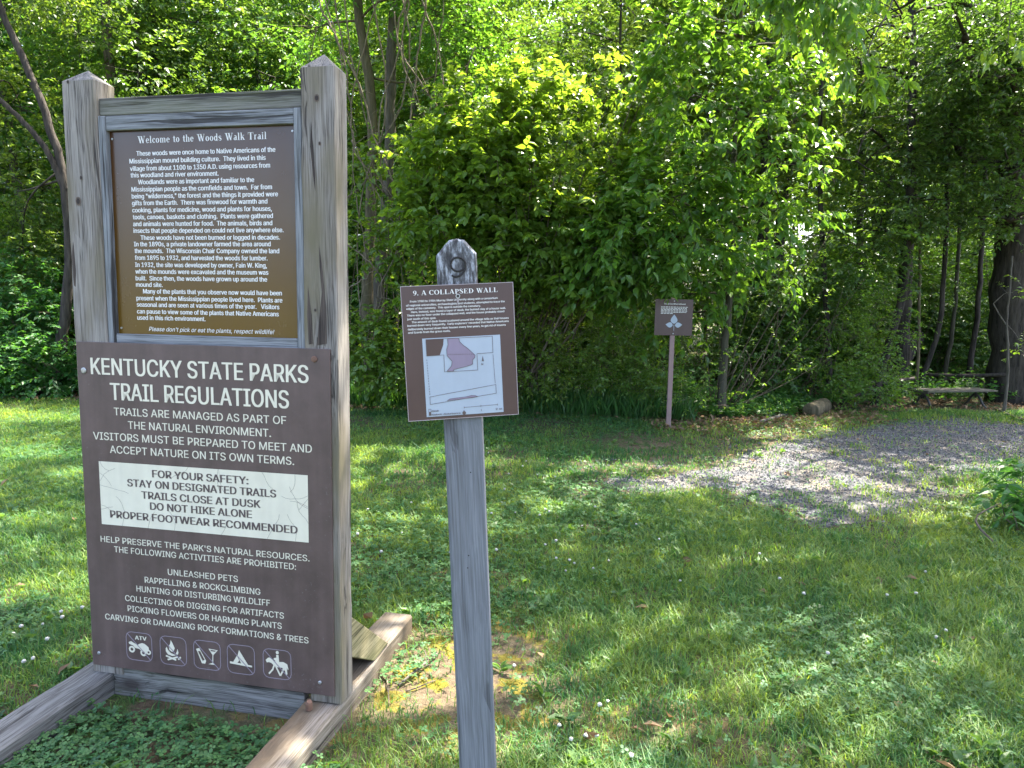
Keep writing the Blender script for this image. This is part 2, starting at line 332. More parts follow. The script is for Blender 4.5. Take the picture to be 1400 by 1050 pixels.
# ------------------------------------------------------------------ lettering
import os
_fc = bpy.data.curves.new('_font', 'FONT')
try: _fc.font = bpy.data.fonts.load(os.path.join(bpy.utils.system_resource('DATAFILES', path='fonts'), 'Inter.woff2'))   # Blender's own interface font
except Exception: pass
_fo = bpy.data.objects.new('_font', _fc); COL.objects.link(_fo)
_fc.fill_mode = 'NONE'
from mathutils.geometry import tessellate_polygon
def text_arr(body, off=0.0, shear=0.0, res=3):
    """outlines of the line of text, filled outline by outline (each with the holes inside it)"""
    _fc.body = body; _fc.shear = shear; _fc.resolution_u = res
    bpy.context.view_layer.update()
    dg = bpy.context.evaluated_depsgraph_get(); ev = _fo.evaluated_get(dg); me = ev.to_mesh()
    V = np.empty(len(me.vertices) * 3); me.vertices.foreach_get('co', V); V = V.reshape(-1, 3)[:, :2].copy()
    E = np.empty(len(me.edges) * 2, int); me.edges.foreach_get('vertices', E); E = E.reshape(-1, 2)
    ev.to_mesh_clear()
    nx = {}
    for p, q in E: nx.setdefault(int(p), []).append(int(q)); nx.setdefault(int(q), []).append(int(p))
    seen = set(); loops = []
    for st in range(len(V)):
        if st in seen or st not in nx: continue
        L = [st]; seen.add(st); cur = st
        while True:
            n_ = [q for q in nx[cur] if q not in seen]
            if not n_: break
            cur = min(n_) if len(L) == 1 else n_[0]; seen.add(cur); L.append(cur)
        if len(L) > 2: loops.append(L)
    def area(L): P = V[L]; x, y = P[:, 0], P[:, 1]; return .5 * float((x * np.roll(y, -1) - np.roll(x, -1) * y).sum())
    def inside(p, L):
        P = V[L]; c = False; j = len(P) - 1
        for i in range(len(P)):
            if (P[i, 1] > p[1]) != (P[j, 1] > p[1]) and p[0] < (P[j, 0] - P[i, 0]) * (p[1] - P[i, 1]) / (P[j, 1] - P[i, 1]) + P[i, 0]: c = not c
            j = i
        return c
    A = [area(L) for L in loops]
    sg = np.sign(max(A, key=abs)); outer = [L for L, q in zip(loops, A) if q * sg > 0]; hole = [L for L, q in zip(loops, A) if q * sg < 0]
    VO, TO, n = [], [], 0
    for L in outer:
        x0, x1 = V[L, 0].min(), V[L, 0].max()
        H = [q for q in hole if x0 - 1e-4 <= V[q, 0].min() and V[q, 0].max() <= x1 + 1e-4 and inside(V[q[0]], L)]
        polys = [[Vector((*V[i], 0)) for i in q] for q in [L] + H]
        T = tessellate_polygon(polys); idx = sum(([*q] for q in [L] + H), [])
        VO.append(V[idx]); TO.append(np.array(T).reshape(-1, 3) + n); n += len(idx)
    return np.concatenate(VO), np.concatenate(TO)
CAPH = float(text_arr('H')[0][:, 1].max())
def put_text(mb, body, u0, u1, v, cap, y=0.0, off=0.0, shear=0.0, mat=0):
    V, T = text_arr(body, 0.0, shear)                # bold strokes: the letters laid again a hair to each side, each a hair prouder
    x0, x1 = V[:, 0].min(), V[:, 0].max(); b = off * cap * 2.2
    for k, (dx, dz) in enumerate(((0, 0), (-b, 0), (b, 0)) if off else ((0, 0),)):
        W = np.stack([u0 + b + (V[:, 0] - x0) / (x1 - x0) * (u1 - u0 - 2 * b) + dx, np.full(len(V), y - 0.00008 * k), v + V[:, 1] / CAPH * cap + dz], 1)
        mb.add(W, T, mat=mat)

class Serif:
    """bold roman capitals and the few small letters the headings need, drawn from stems, bars, slants and rings"""
    def __init__(s): s.P = []
    def rect(s, x0, y0, x1, y1): s.P.append(([(x0, y0), (x1, y0), (x1, y1), (x0, y1)], [(0, 1, 2, 3)]))
    def slant(s, x0, y0, x1, y1, w): s.P.append(([(x0, y0), (x0 + w, y0), (x1 + w, y1), (x1, y1)], [(0, 1, 2, 3)]))
    def stem(s, x, w, y0, y1, bot=True, top=True, e=0.07, h=0.045):
        s.rect(x, y0, x + w, y1)
        if bot: s.rect(x - e, y0, x, y0 + h); s.rect(x + w, y0, x + w + e, y0 + h)
        if top: s.rect(x - e, y1 - h, x, y1)
        if top is True: s.rect(x + w, y1 - h, x + w + e, y1)
    def ring(s, cx, cy, rx, ry, wt, wn, a0=0, a1=360, n=20):
        A = np.radians(np.linspace(a0, a1, n + 1))
        o = [(cx + rx * math.cos(a), cy + ry * math.sin(a)) for a in A]
        i = [(cx + (rx - wt) * math.cos(a), cy + (ry - wn) * math.sin(a)) for a in A]
        s.P.append((o + i, [(k, k + 1, n + 2 + k, n + 1 + k) for k in range(n)]))
    def path(s, pts):
        L = []; R = []
        P = np.array([p[:2] for p in pts], float); T = nrm(np.gradient(P, axis=0)); N = np.stack([-T[:, 1], T[:, 0]], 1)
        for p, n_, q in zip(P, N, pts): L.append(tuple(p + n_ * q[2] / 2)); R.append(tuple(p - n_ * q[2] / 2))
        n = len(pts); s.P.append((L + R, [(k, k + 1, n + k + 1, n + k) for k in range(n - 1)]))
def serif_glyph(c):
    g = Serif(); w = 0.17
    if c == 'W':
        g.slant(.33, 0, .08, 1, -w * 0 + .17); g.slant(.36, 0, .52, .72, .06); g.slant(.72, 0, .45, 1, .17); g.slant(.76, 0, .98, 1, .06)
        g.rect(0, .955, .36, 1); g.rect(.38, .955, .70, 1.0); g.rect(.86, .955, 1.14, 1); return g, 1.15
    if c == 'A':
        g.slant(.06, 0, .36, .92, .06); g.slant(.60, 0, .32, 1, .17); g.rect(.20, .28, .58, .335); g.rect(-.02, 0, .22, .045); g.rect(.50, 0, .86, .045); return g, .86
    if c == 'C': g.ring(.42, .5, .42, .51, .18, .06, 42, 318); g.rect(.66, .66, .71, 1.0); return g, .78
    if c == 'O': g.ring(.42, .5, .42, .51, .18, .05); return g, .88
    if c == 'L': g.stem(.12, w, 0, 1); g.rect(.36, 0, .70, .05); g.slant(.62, .05, .68, .28, .05); return g, .74
    if c == 'P': g.stem(.12, w, 0, 1, top='l'); g.ring(.32, .73, .36, .27, .16, .05, -90, 90); g.rect(.29, .95, .33, 1); g.rect(.29, .46, .33, .51); return g, .72
    if c == 'S' or c == 's':
        p = [(.54, .74, .05), (.52, .88, .06), (.40, .965, .07), (.24, .97, .09), (.12, .87, .13), (.12, .73, .16), (.24, .60, .19), (.40, .48, .20), (.52, .36, .18), (.55, .22, .16), (.46, .08, .11), (.30, .03, .07), (.14, .06, .06), (.06, .18, .05), (.05, .28, .05)]
        if c == 's': p = [(x * .68, y * .66, q * .78) for x, y, q in p]
        g.path(p); return g, (.64 if c == 'S' else .46)
    if c == 'E': g.stem(.12, w, 0, 1); g.rect(.36, .95, .68, 1); g.rect(.36, 0, .72, .05); g.rect(.29, .48, .52, .53); g.rect(.50, .38, .55, .63); g.rect(.64, .76, .68, .95); g.rect(.68, .05, .72, .24); return g, .77
    if c == 'D': g.stem(.12, w, 0, 1, top='l'); g.ring(.36, .5, .46, .5, .18, .05, -90, 90); g.rect(.29, .95, .37, 1); g.rect(.36, 0, .37, .05); return g, .87
    if c == '9': g.ring(.28, .68, .27, .31, .14, .05); g.path([(.47, .62, .14), (.46, .40, .15), (.38, .20, .13), (.24, .06, .08), (.08, .0, .04)]); return g, .58
    if c == '.': g.ring(.12, .08, .09, .09, .089, .089); return g, .28
    if c == 'T': g.stem(.28, w, 0, 1, top=False); g.rect(.0, .95, .73, 1); g.rect(.0, .74, .045, .95); g.rect(.685, .74, .73, .95); return g, .76
    if c == 'e': g.ring(.23, .33, .23, .34, .14, .05, 0, 320); g.rect(.12, .34, .44, .39); return g, .50
    if c == 'l': g.stem(.06, .14, 0, 1, top='l'); return g, .32
    if c == 'c': g.ring(.23, .33, .23, .34, .14, .05, 45, 320); g.ring(.36, .52, .06, .07, .059, .069); return g, .46
    if c == 'o': g.ring(.24, .33, .24, .34, .14, .045); return g, .53
    if c == 'm':
        for x in (.06, .36, .66): g.stem(x, .13, 0, .55 if x > .1 else .66, top='l' if x < .1 else False, e=.05)
        g.ring(.30, .52, .19, .14, .13, .07, 0, 120, 10); g.ring(.60, .52, .19, .14, .13, .07, 0, 120, 10); return g, .89
    if c == 'h': g.stem(.06, .13, 0, 1, top='l', e=.05); g.stem(.37, .13, 0, .53, top=False, e=.05); g.ring(.31, .52, .19, .15, .13, .07, 0, 120, 10); return g, .59
    if c == 't': g.stem(.10, .13, .06, .88, bot=False, top=False); g.rect(0, .60, .10, .66); g.rect(.23, .60, .34, .66); g.ring(.27, .10, .13, .11, .09, .06, 200, 320, 8); return g, .37
    if c == 'd': g.ring(.22, .33, .22, .34, .14, .05, 20, 340); g.stem(.34, .13, 0, 1, bot=False, top='l', e=.06); g.rect(.47, 0, .54, .045); return g, .57
    if c == 'k': g.stem(.06, .13, 0, 1, top='l', e=.05); g.slant(.20, .28, .38, .63, .06); g.slant(.40, 0, .24, .40, .15); g.rect(.32, 0, .62, .045); g.rect(.30, .62, .54, .66); return g, .60
    if c == 'r': g.stem(.06, .13, 0, .66, top='l', e=.05); g.ring(.28, .50, .12, .16, .09, .10, 40, 150, 8); return g, .44
    if c == 'a': g.ring(.18, .19, .18, .20, .12, .05, 20, 340); g.rect(.27, .02, .40, .48); g.ring(.22, .48, .18, .19, .13, .06, 0, 150, 10); g.rect(.40, .0, .48, .05); return g, .50
    if c == 'i': g.stem(.06, .13, 0, .66, top='l', e=.05); g.ring(.125, .86, .085, .085, .084, .084); return g, .32
    return g, .34
def put_serif(mb, body, u0, u1, v, cap, y=0.0):
    x = 0; allp = []
    for ch in body:
        g, a = serif_glyph(ch)
        for k, (pts, fs) in enumerate(g.P): allp.append((np.array(pts) + [x, 0], fs, k))
        x += a + 0.045
    tot = x - 0.05
    for pts, fs, k in allp:
        W = np.stack([u0 + pts[:, 0] / tot * (u1 - u0), np.full(len(pts), y - 0.00006 * k), v + pts[:, 1] * cap], 1)
        mb.add(W, fs)
def flat_poly(mb, pts, y, mat=0):
    mb.add([(p[0], y, p[1]) for p in pts], [tuple(range(len(pts)))], mat=mat)
def flat_line(mb, pts, w, y, closed=False, mat=0):
    P = [np.array(p, float) for p in pts]
    if closed: P.append(P[0])
    for k, (a, b) in enumerate(zip(P[:-1], P[1:])):
        d = b - a; L = np.hypot(*d)
        if L < 1e-7: continue
        d /= L; n = np.array([-d[1], d[0]]) * w / 2; e = d * w * 0.4
        q = [a - e - n, b + e - n, b + e + n, a - e + n]
        mb.add([(p[0], y - 0.00003 * (k % 3), p[1]) for p in q], [(0, 1, 2, 3)], mat=mat)
def disc(mb, cx, cy, r, y, n=14, mat=0, ry=None):
    flat_poly(mb, [(cx + r * math.cos(t), cy + (ry or r) * math.sin(t)) for t in np.linspace(0, 2 * math.pi, n, endpoint=False)], y, mat)

# ------------------------------------------------------------------ sign materials
WP, WM, WD = (0.225, 0.204, 0.178), (0.142, 0.127, 0.110), (0.038, 0.031, 0.026)
M['post_wood'] = wood_mat('post_wood', 2, WP, WM, WD, 0.45, (0.21, 0.165, 0.125))
M['end_grain'] = wood_mat('end_grain', 1, (0.15, 0.14, 0.13), (0.085, 0.08, 0.075), (0.03, 0.028, 0.026), knots=False)
M['rail_wood'] = wood_mat('rail_wood', 0, (0.1740, 0.1670, 0.1566), (0.0974, 0.0905, 0.0835), (0.0313, 0.0292, 0.0258), 0.35)
M['strip_wood'] = wood_mat('strip_wood', 2, (0.2088, 0.2158, 0.2227), (0.1462, 0.1531, 0.1566), (0.0696, 0.0696, 0.0696), 0, None, False)
M['strip_wood_x'] = wood_mat('strip_wood_x', 0, (0.2088, 0.2158, 0.2227), (0.1462, 0.1531, 0.1566), (0.0696, 0.0696, 0.0696), 0, None, False)
M['skid_wood'] = wood_mat('skid_wood', 1, (0.1879, 0.1636, 0.1357), (0.1253, 0.1044, 0.0800), (0.0487, 0.0383, 0.0278), 0.0, (0.1462, 0.1079, 0.0696))
M['skid_wood_grey'] = wood_mat('skid_wood_grey', 1, (0.1392, 0.1357, 0.1288), (0.0800, 0.0766, 0.0696), (0.0244, 0.0223, 0.0209))
M['brace_wood'] = wood_mat('brace_wood', 1, (0.2400, 0.2080, 0.1200), (0.1600, 0.1400, 0.0720), (0.0720, 0.0640, 0.0320), 0.7)
M['marker_wood'] = wood_mat('marker_wood', 2, (0.1436, 0.1505, 0.1610), (0.1201, 0.1261, 0.1331), (0.0914, 0.0940, 0.0974), lichen=(1.36, 14), crk=0.35)
M['sign_brown'] = paint_mat('sign_brown', (0.0879, 0.0570, 0.0496), 0.48, 0.22, (0.1305, 0.1087, 0.1044))
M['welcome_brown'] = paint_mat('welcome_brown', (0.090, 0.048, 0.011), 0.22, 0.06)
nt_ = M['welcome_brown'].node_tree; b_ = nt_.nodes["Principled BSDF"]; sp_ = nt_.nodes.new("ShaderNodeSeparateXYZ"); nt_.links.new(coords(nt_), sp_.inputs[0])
nt_.links.new(ramp(nt_, mth(nt_, 'MULTIPLY', mth(nt_, 'SUBTRACT', sp_.outputs[2], 1.27), 1.55), [(0.1, (0.098, 0.052, 0.005)), (0.55, (0.070, 0.032, 0.004)), (0.95, (0.055, 0.023, 0.007))]), b_.inputs['Base Color'])   # reflection of the sunlit lawn painted into the board, golden towards its foot
M['marker_brown'] = paint_mat('marker_brown', (0.0592, 0.0320, 0.0285), 0.35, 0.09)
M['print_white'] = paint_mat('print_white', (0.6612, 0.6438, 0.6003), 0.55, 0.05)
M['print_cream'] = paint_mat('print_cream', (0.6264, 0.5742, 0.4437), 0.6, 0.06)
M['print_lilac'] = paint_mat('print_lilac', (0.2506, 0.2018, 0.2297), 0.5, 0.05)
M['print_dark'] = paint_mat('print_dark', (0.085, 0.06, 0.055), 0.55, 0.05)
M['map_blue'] = paint_mat('map_blue', (0.2993, 0.3410, 0.3898), 0.4, 0.05)
M['map_lilac'] = paint_mat('map_lilac', (0.1949, 0.1531, 0.2088), 0.4, 0.10)
M['steel'] = paint_mat('steel', (0.38, 0.38, 0.37), 0.4, 0.1); M['steel'].node_tree.nodes["Principled BSDF"].inputs['Metallic'].default_value = 0.7
M['rust'] = paint_mat('rust', (0.16, 0.085, 0.055), 0.8, 0.3)
M['dark'] = paint_mat('dark_groove', (0.018, 0.016, 0.015), 0.9, 0.1)
M['plate_edge'] = paint_mat('plate_edge', (0.30, 0.25, 0.25), 0.5, 0.1)

# ------------------------------------------------------------------ the big trail sign on skids
ZB = 0.1096; YAW = -0.2011
kiosk = thing('trail_sign', 'big two-post wooden trail sign on timber skids with two brown text boards', 'sign', (-1.459, 2.3697, 0), (0, 0, YAW))
def pointed_post(x0, x1, y0, y1, ztop, z0, apex):
    mb = MB(); cx, cy = (x0 + x1) / 2, (y0 + y1) / 2
    nz = 22; rng = np.random.default_rng(int(abs(x0) * 100) + 3)
    V = []; c = 0.004
    zs = np.linspace(z0, ztop, nz)
    ring = [(x0 + c, y0), (x1 - c, y0), (x1, y0 + c), (x1, y1 - c), (x1 - c, y1), (x0 + c, y1), (x0, y1 - c), (x0, y0 + c)]
    for z in zs:
        j = rng.normal(0, 0.0010, (8, 2))
        V += [(x + q_[0], y + q_[1], z) for (x, y), q_ in zip(ring, j)]
    V.append((cx + .003, cy, apex)); F = []
    for k in range(nz - 1):
        F += [(8 * k + i, 8 * k + (i + 1) % 8, 8 * k + 8 + (i + 1) % 8, 8 * k + 8 + i) for i in range(8)]
    mb.add(V, F); b = 8 * (nz - 1)
    mb.add(V, [(b + i, b + (i + 1) % 8, 8 * nz) for i in range(8)], mat=1); return mb
PD = 0.088
pl = pointed_post(-0.010, 0.113, 0.004, 0.004 + PD, 1.975 + ZB, 0.081, 2.018 + ZB).build('post', [M['post_wood'], M['end_grain']], kiosk)
pr = pointed_post(0.826, 0.936, 0.004, 0.004 + PD, 1.977 + ZB, 0.083, 2.026 + ZB).build('post', [M['post_wood'], M['end_grain']], kiosk)
kb = MB(); kb.box((0.114, 0.018, 1.866 + ZB), (0.825, 0.080, 1.921 + ZB)); kb.build('top_rail', M['rail_wood'], kiosk, bevel=0.004)
kb = MB(); kb.box((0.141, 0.012, 1.818 + ZB), (0.798, 0.060, 1.864 + ZB)); kb.build('frame_strip', M['strip_wood_x'], kiosk, bevel=0.003)
kb = MB(); kb.box((0.114, 0.010, 1.10 + ZB), (0.140, 0.058, 1.864 + ZB)); kb.build('frame_strip', M['strip_wood'], kiosk, bevel=0.003)
kb = MB(); kb.box((0.7985, 0.010, 1.10 + ZB), (0.825, 0.058, 1.864 + ZB)); kb.build('frame_strip', M['strip_wood'], kiosk, bevel=0.003)
kb = MB(); kb.box((0.141, 0.014, 1.10 + ZB), (0.798, 0.060, 1.166 + ZB)); kb.build('frame_strip', M['strip_wood_x'], kiosk, bevel=0.003)
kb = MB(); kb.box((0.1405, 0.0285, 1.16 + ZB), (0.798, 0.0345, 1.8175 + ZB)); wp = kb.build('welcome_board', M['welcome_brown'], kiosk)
kb = MB()
put_serif(kb, DATA['WEL'][0][0], DATA['WEL'][0][1], DATA['WEL'][0][2], DATA['WEL'][0][3] + ZB, DATA['WEL'][0][4] * 0.95, 0.0279)
for t, a, b, v, c in DATA['WEL'][1:]:
    if t.startswith('Please'): put_text(kb, t, a, b, v + ZB, 0.0135, 0.0279, 0.004, 0.25)
    else: put_text(kb, t, a, b, v + ZB, 0.0145, 0.0279, 0.020)
kb.build('lettering', M['print_white'], wp)
for (x, z) in ((0.150, 1.795), (0.152, 1.185), (0.786, 1.80)):
    kb = MB(); kb.tube([(x, 0.0285, z + ZB), (x, 0.026, z + ZB)], [0.004, 0.0035], 8); kb.build('screw', M['steel'], wp)
# regulations board
# knots and dark drying streaks of the two posts, on the timber's front face
KC, KS = math.cos(YAW), math.sin(YAW)
def on_face(px, py, y=0.0032):
    d = ray(px, py); o = EYE - np.array([-1.459, 2.3697, 0])
    L = lambda q: np.array([q[0] * KC + q[1] * KS, -q[0] * KS + q[1] * KC, q[2]])
    lo, ld = L(o), L(d); p = lo + ld * ((y - lo[1]) / ld[1]); return p[0], p[2]
M['knot'] = paint_mat('knot_wood', (0.030, 0.022, 0.018), 0.9, .3); M['knot_ring'] = paint_mat('knot_ring', (0.105, 0.078, 0.058), 0.9, .3); M['dark_grain'] = wood_mat('dark_grain', 2, (0.085, 0.066, 0.054), (0.052, 0.040, 0.033), (0.022, 0.017, 0.015), knots=False)
def knot(post, px, py, r):
    x, z = on_face(px, py); mb = MB(); disc(mb, x, z, r * 1.5, .0028, 16, 1, r * 2.1); disc(mb, x, z, r, .0024, 14, 0, r * 1.35); mb.build('knot', [M['knot'], M['knot_ring']], post)
for a in ((107, 275, .0068), (111, 243, .0035), (93, 112, .003)): knot(pl, *a)
for a in ((433, 134, .0055), (437, 196, .0028), (431, 424, .0026)): knot(pr, *a)
def streak(post, pts):
    P = [on_face(*p, y=.0034) for p in pts]; mb = MB(); flat_poly(mb, P, .0034); mb.build('grain_streak', M['dark_grain'], post)
streak(pr, [(425, 165), (428, 200), (431, 240), (431, 262), (428, 240), (424, 200)][::-1])
streak(pr, [(436, 335), (441, 370), (446, 420), (447, 470), (434, 472), (436, 440), (440, 400), (437, 365)][::-1])
streak(pr, [(421, 390), (426, 430), (428, 470), (422, 471), (420, 430)][::-1])
streak(pl, [(100, 330), (104, 370), (103, 410), (100, 380), (98, 350)][::-1])
PHT = DATA['PH']
kb = MB(); kb.box((0, -0.003, ZB), (0.914, 0.0035, PHT + ZB)); rp = kb.build('regulations_board', M['sign_brown'], kiosk, bevel=0.0012)
kb = MB(); YF = -0.0037
for i, (t, a, b, v, c) in enumerate(DATA['REG']):
    if 6 <= i <= 10: continue
    if i < 2:
        put_text(kb, t, a, b, v + ZB, c * 0.98, YF, 0.014)
    else: put_text(kb, t, a, b, v + ZB, (0.0255 if i < 6 else 0.0208), YF, 0.008)
kb.build('lettering', M['print_cream'], rp)
kb = MB(); kb.add([(x, YF, z + ZB) for x, z in ((0.065, 0.5145), (0.8325, 0.5138), (0.833, 0.7345), (0.065, 0.7337))], [(0, 1, 2, 3)])
nb = kb.build('safety_notice', M['print_cream'], rp)
kb = MB()
for t, a, b, v, c in DATA['REG'][6:11]: put_text(kb, t, a, b, v + ZB, 0.0252, YF - 0.0006, 0.026)
kb.build('lettering', M['print_dark'], nb)
kb = MB(); rng = np.random.default_rng(5)
for k in range(22):                                  # the hairline cracks in the aged notice
    side = k % 4
    p = np.array([[rng.uniform(.07, .82), .734], [rng.uniform(.07, .82), .515], [.066, rng.uniform(.53, .72)], [.832, rng.uniform(.53, .72)]][side])
    ang = [-1.57, 1.57, 0, 3.14][side] + rng.normal(0, 0.6); pts = [p]
    for q in range(rng.integers(3, 8)):
        ang += rng.normal(0, 0.22); n_ = pts[-1] + 0.016 * np.array([math.cos(ang), math.sin(ang)])
        if not (.066 < n_[0] < .832 and .515 < n_[1] < .733): break
        pts.append(n_)
    if len(pts) > 1: kb = MB(); flat_line(kb, [(x, z + ZB) for x, z in pts], 0.0008, YF - 0.0003); kb.build('crack', M['print_dark'], nb)
# the five prohibition symbols
kb = MB(); S = 0.1025
def icon(cx, cz):
    x0, z0 = cx - S / 2, cz + ZB - S / 2
    return lambda pts: [(x0 + px * S, z0 + pz * S) for px, pz in pts]
def rr(I):
    pts = []
    for (cx, cy, a) in ((.79, .79, 0), (.21, .79, 90), (.21, .21, 180), (.79, .21, 270)):
        pts += [(cx + .20 * math.cos(math.radians(a + t)), cy + .20 * math.sin(math.radians(a + t))) for t in (0, 30, 60, 90)]
    flat_line(kb, I(pts), 0.0024, YF, True, 1); flat_line(kb, I([(.07, .93), (.93, .07)]), 0.0030, YF - 0.0012, False, 1)
ICX = dict(atv=.1896, fire=.3228, beer=.4522, tent=.5789, horse=.7113); CZ = 0.0880
I = icon(ICX['atv'], CZ); rr(I)
put_text(kb, 'ATV', *[p[0] for p in I([(.35, 0), (.80, 0)])], I([(0, .74)])[0][1], 0.014, YF, 0.03)
flat_poly(kb, I([(.10, .62), (.20, .66), (.32, .60), (.45, .56), (.52, .60), (.62, .64), (.72, .62), (.86, .52), (.88, .40), (.80, .36), (.62, .34), (.50, .42), (.34, .44), (.26, .52), (.12, .56)]), YF - .0003)
for cx, cy, r in ((.22, .38, .12), (.66, .30, .12), (.86, .34, .09)):
    disc(kb, *I([(cx, cy)])[0], r * S, YF - .0005); disc(kb, *I([(cx, cy)])[0], r * S * .45, YF - .0008, mat=2)
I = icon(ICX['fire'], CZ); rr(I)
flat_poly(kb, I([(.42, .88), (.50, .74), (.56, .60), (.52, .50), (.46, .46), (.36, .52), (.34, .64), (.40, .76)]), YF - .0003)
flat_poly(kb, I([(.26, .62), (.30, .52), (.40, .42), (.54, .38), (.60, .36), (.46, .32), (.30, .36), (.22, .46), (.22, .56)]), YF - .0004)
flat_poly(kb, I([(.66, .60), (.70, .46), (.66, .38), (.60, .42), (.64, .50)]), YF - .0003)
flat_line(kb, I([(.24, .30), (.58, .20)]), 0.006, YF - .0005); flat_line(kb, I([(.30, .18), (.64, .30)]), 0.006, YF - .0006); flat_line(kb, I([(.70, .24), (.76, .30)]), 0.006, YF - .0006)
I = icon(ICX['beer'], CZ); rr(I)
flat_poly(kb, I([(.10, .68), (.22, .72), (.46, .30), (.42, .20), (.30, .20)]), YF - .0003)
flat_poly(kb, I([(.17, .60), (.25, .62), (.41, .33), (.33, .29)]), YF - .0006, 2)
V, T = text_arr('BEER', .02); x0, x1 = V[:, 0].min(), V[:, 0].max()
L = (V[:, 0] - x0) / (x1 - x0) * .30; Hh = V[:, 1] / CAPH * .066; dx, dz = .47, -.88
W = I([(.185 + l * dx - h * dz * -1 * -1 * -.9, .585 + l * dz + h * dx * .9) for l, h in zip(L, Hh)])
kb.add([(p[0], YF - .0009, p[1]) for p in W], T)
flat_poly(kb, I([(.56, .74), (.90, .72), (.74, .54), (.70, .54)]), YF - .0003); flat_line(kb, I([(.72, .56), (.70, .22)]), 0.0035, YF - .0004); flat_poly(kb, I([(.54, .20), (.82, .20), (.72, .25), (.66, .25)]), YF - .0005)
flat_poly(kb, I([(.62, .71), (.84, .70), (.80, .66), (.66, .66)]), YF - .0007, 2)
I = icon(ICX['tent'], CZ); rr(I)
flat_poly(kb, I([(.44, .82), (.76, .34), (.52, .34), (.38, .62)]), YF - .0003); flat_poly(kb, I([(.36, .62), (.44, .46), (.34, .34), (.20, .36)]), YF - .0004)
flat_poly(kb, I([(.10, .40), (.90, .34), (.90, .28), (.10, .33)]), YF - .0006)
I = icon(ICX['horse'], CZ); rr(I)
flat_poly(kb, I([(.30, .64), (.42, .60), (.52, .58), (.72, .60), (.86, .54), (.90, .38), (.88, .34), (.84, .44), (.86, .20), (.80, .16), (.78, .30), (.68, .40), (.56, .40), (.46, .40), (.36, .46)]), YF - .0003)
flat_poly(kb, I([(.10, .60), (.18, .68), (.24, .70), (.30, .66), (.42, .58), (.38, .46), (.30, .52), (.22, .54), (.14, .52)]), YF - .0004)
for a in ([(.40, .46), (.34, .30), (.22, .16)], [(.46, .42), (.54, .26), (.60, .14)], [(.74, .40), (.68, .26), (.62, .14)]): flat_line(kb, I(a), 0.0055, YF - .0005)
flat_poly(kb, I([(.48, .82), (.56, .82), (.58, .60), (.50, .42), (.44, .44), (.46, .60), (.38, .66), (.40, .70), (.48, .72)]), YF - .0007); disc(kb, *I([(.52, .90)])[0], .055 * S, YF - .0006)
kb.build('symbol', [M['print_cream'], M['print_lilac'], M['sign_brown']], rp)
for k, (x, z) in enumerate(((.026, 1.041), (.862, 1.105), (.027, .046), (.864, .044))):
    kb = MB(); r = 0.010 if k < 2 else 0.006
    kb.tube([(x, -0.003, z + ZB), (x, -0.006, z + ZB), (x, -0.0075, z + ZB)], [r, r, r * .7], 10)
    if k < 2: kb.tube([(x, -0.0075, z + ZB), (x, -0.0082, z + ZB)], [r * .35, r * .3], 6)
    kb.build('bolt', M['rust'] if k == 1 else M['steel'], rp)
# skids, braces, cross board
def skid(x0, x1, y0, y1, h, mt):
    n = 12; rng = np.random.default_rng(int(abs(x0 * 100))); mb = MB(); c = .008
    V = []
    for y in np.linspace(y0, y1, n):
        j = rng.normal(0, .0022, 3)
        V += [(x0 + j[0], y, -.02), (x0 + j[0], y, h - c + j[2]), (x0 + c + j[0], y, h + j[2]), (x1 - c + j[1], y, h + j[2]), (x1 + j[1], y, h - c + j[2]), (x1 + j[1], y, -.02)]
    F = [(6 * k + i, 6 * k + (i + 1) % 6, 6 * k + 6 + (i + 1) % 6, 6 * k + 6 + i) for k in range(n - 1) for i in range(6)]
    F += [(5, 4, 3, 2, 1, 0), tuple(6 * (n - 1) + i for i in range(6))]
    mb.add(V, F); return mb.build('skid', mt, kiosk)
skid(0.802, 0.930, -1.0, 0.70, 0.081, M['skid_wood']); skid(-0.066, 0.066, -1.0, 0.70, 0.081, M['skid_wood_grey'])
for x0, x1 in ((0.828, 0.930), (-0.008, 0.095)):
    kb = MB(); y0 = 0.004 + PD + .001
    kb.add([(x, y, z) for x in (x0, x1) for y, z in ((y0, .20), (y0, .345), (y0 + .34, .083), (y0 + .20, .083))], [(0, 3, 2, 1)[::-1], (4, 5, 6, 7)[::-1], (0, 1, 5, 4)[::-1], (1, 2, 6, 5)[::-1], (2, 3, 7, 6)[::-1], (3, 0, 4, 7)[::-1]])
    kb.build('brace', M['brace_wood'], kiosk, bevel=.003)
kb = MB(); kb.box((0.068, 0.010, -.02), (0.800, 0.045, 0.205)); kb.build('cross_board', M['rail_wood'], kiosk, bevel=.004)
kb = MB(); kb.tube([(.845, -.045, .081), (.847, -.048, .105), (.85, -.05, .112)], [.010, .011, .008], 8); kb.build('anchor_bolt', M['rust'], kiosk)

# ------------------------------------------------------------------ numbered marker post
RE = Euler((0, -0.0596, 0.1428)).to_matrix()
off = Vector((0.127, 0.03, -1.155)); base = Vector((-0.2343, 1.5911, 1.1251)) + RE @ off
marker = thing('marker_post', 'leaning grey post numbered 9 carrying a tilted brown plate about a collapsed wall', 'sign', base, (0, -0.0596, 0.1428))
lx = lambda x: x - off[0]; lz = lambda z: z - off[2]; ly = lambda y: y - off[1]
w2 = 0.0445; mb = MB(); V = []; n = 26
prof = [(-w2, 0.340), (-w2, .3725), (-.036, .382), (-.026, .394), (-.017, .403), (0, .4065), (.017, .403), (.026, .394), (.036, .382), (w2, .3725), (w2, .340)]
def post_x(z): return 0.127 + 0.004 * (z / 0.4)
zs = [-1.2, -.9, -.6, -.3, 0.0, .2]
outl = [(-w2, z) for z in zs] + prof + [(w2, z) for z in zs[::-1]]
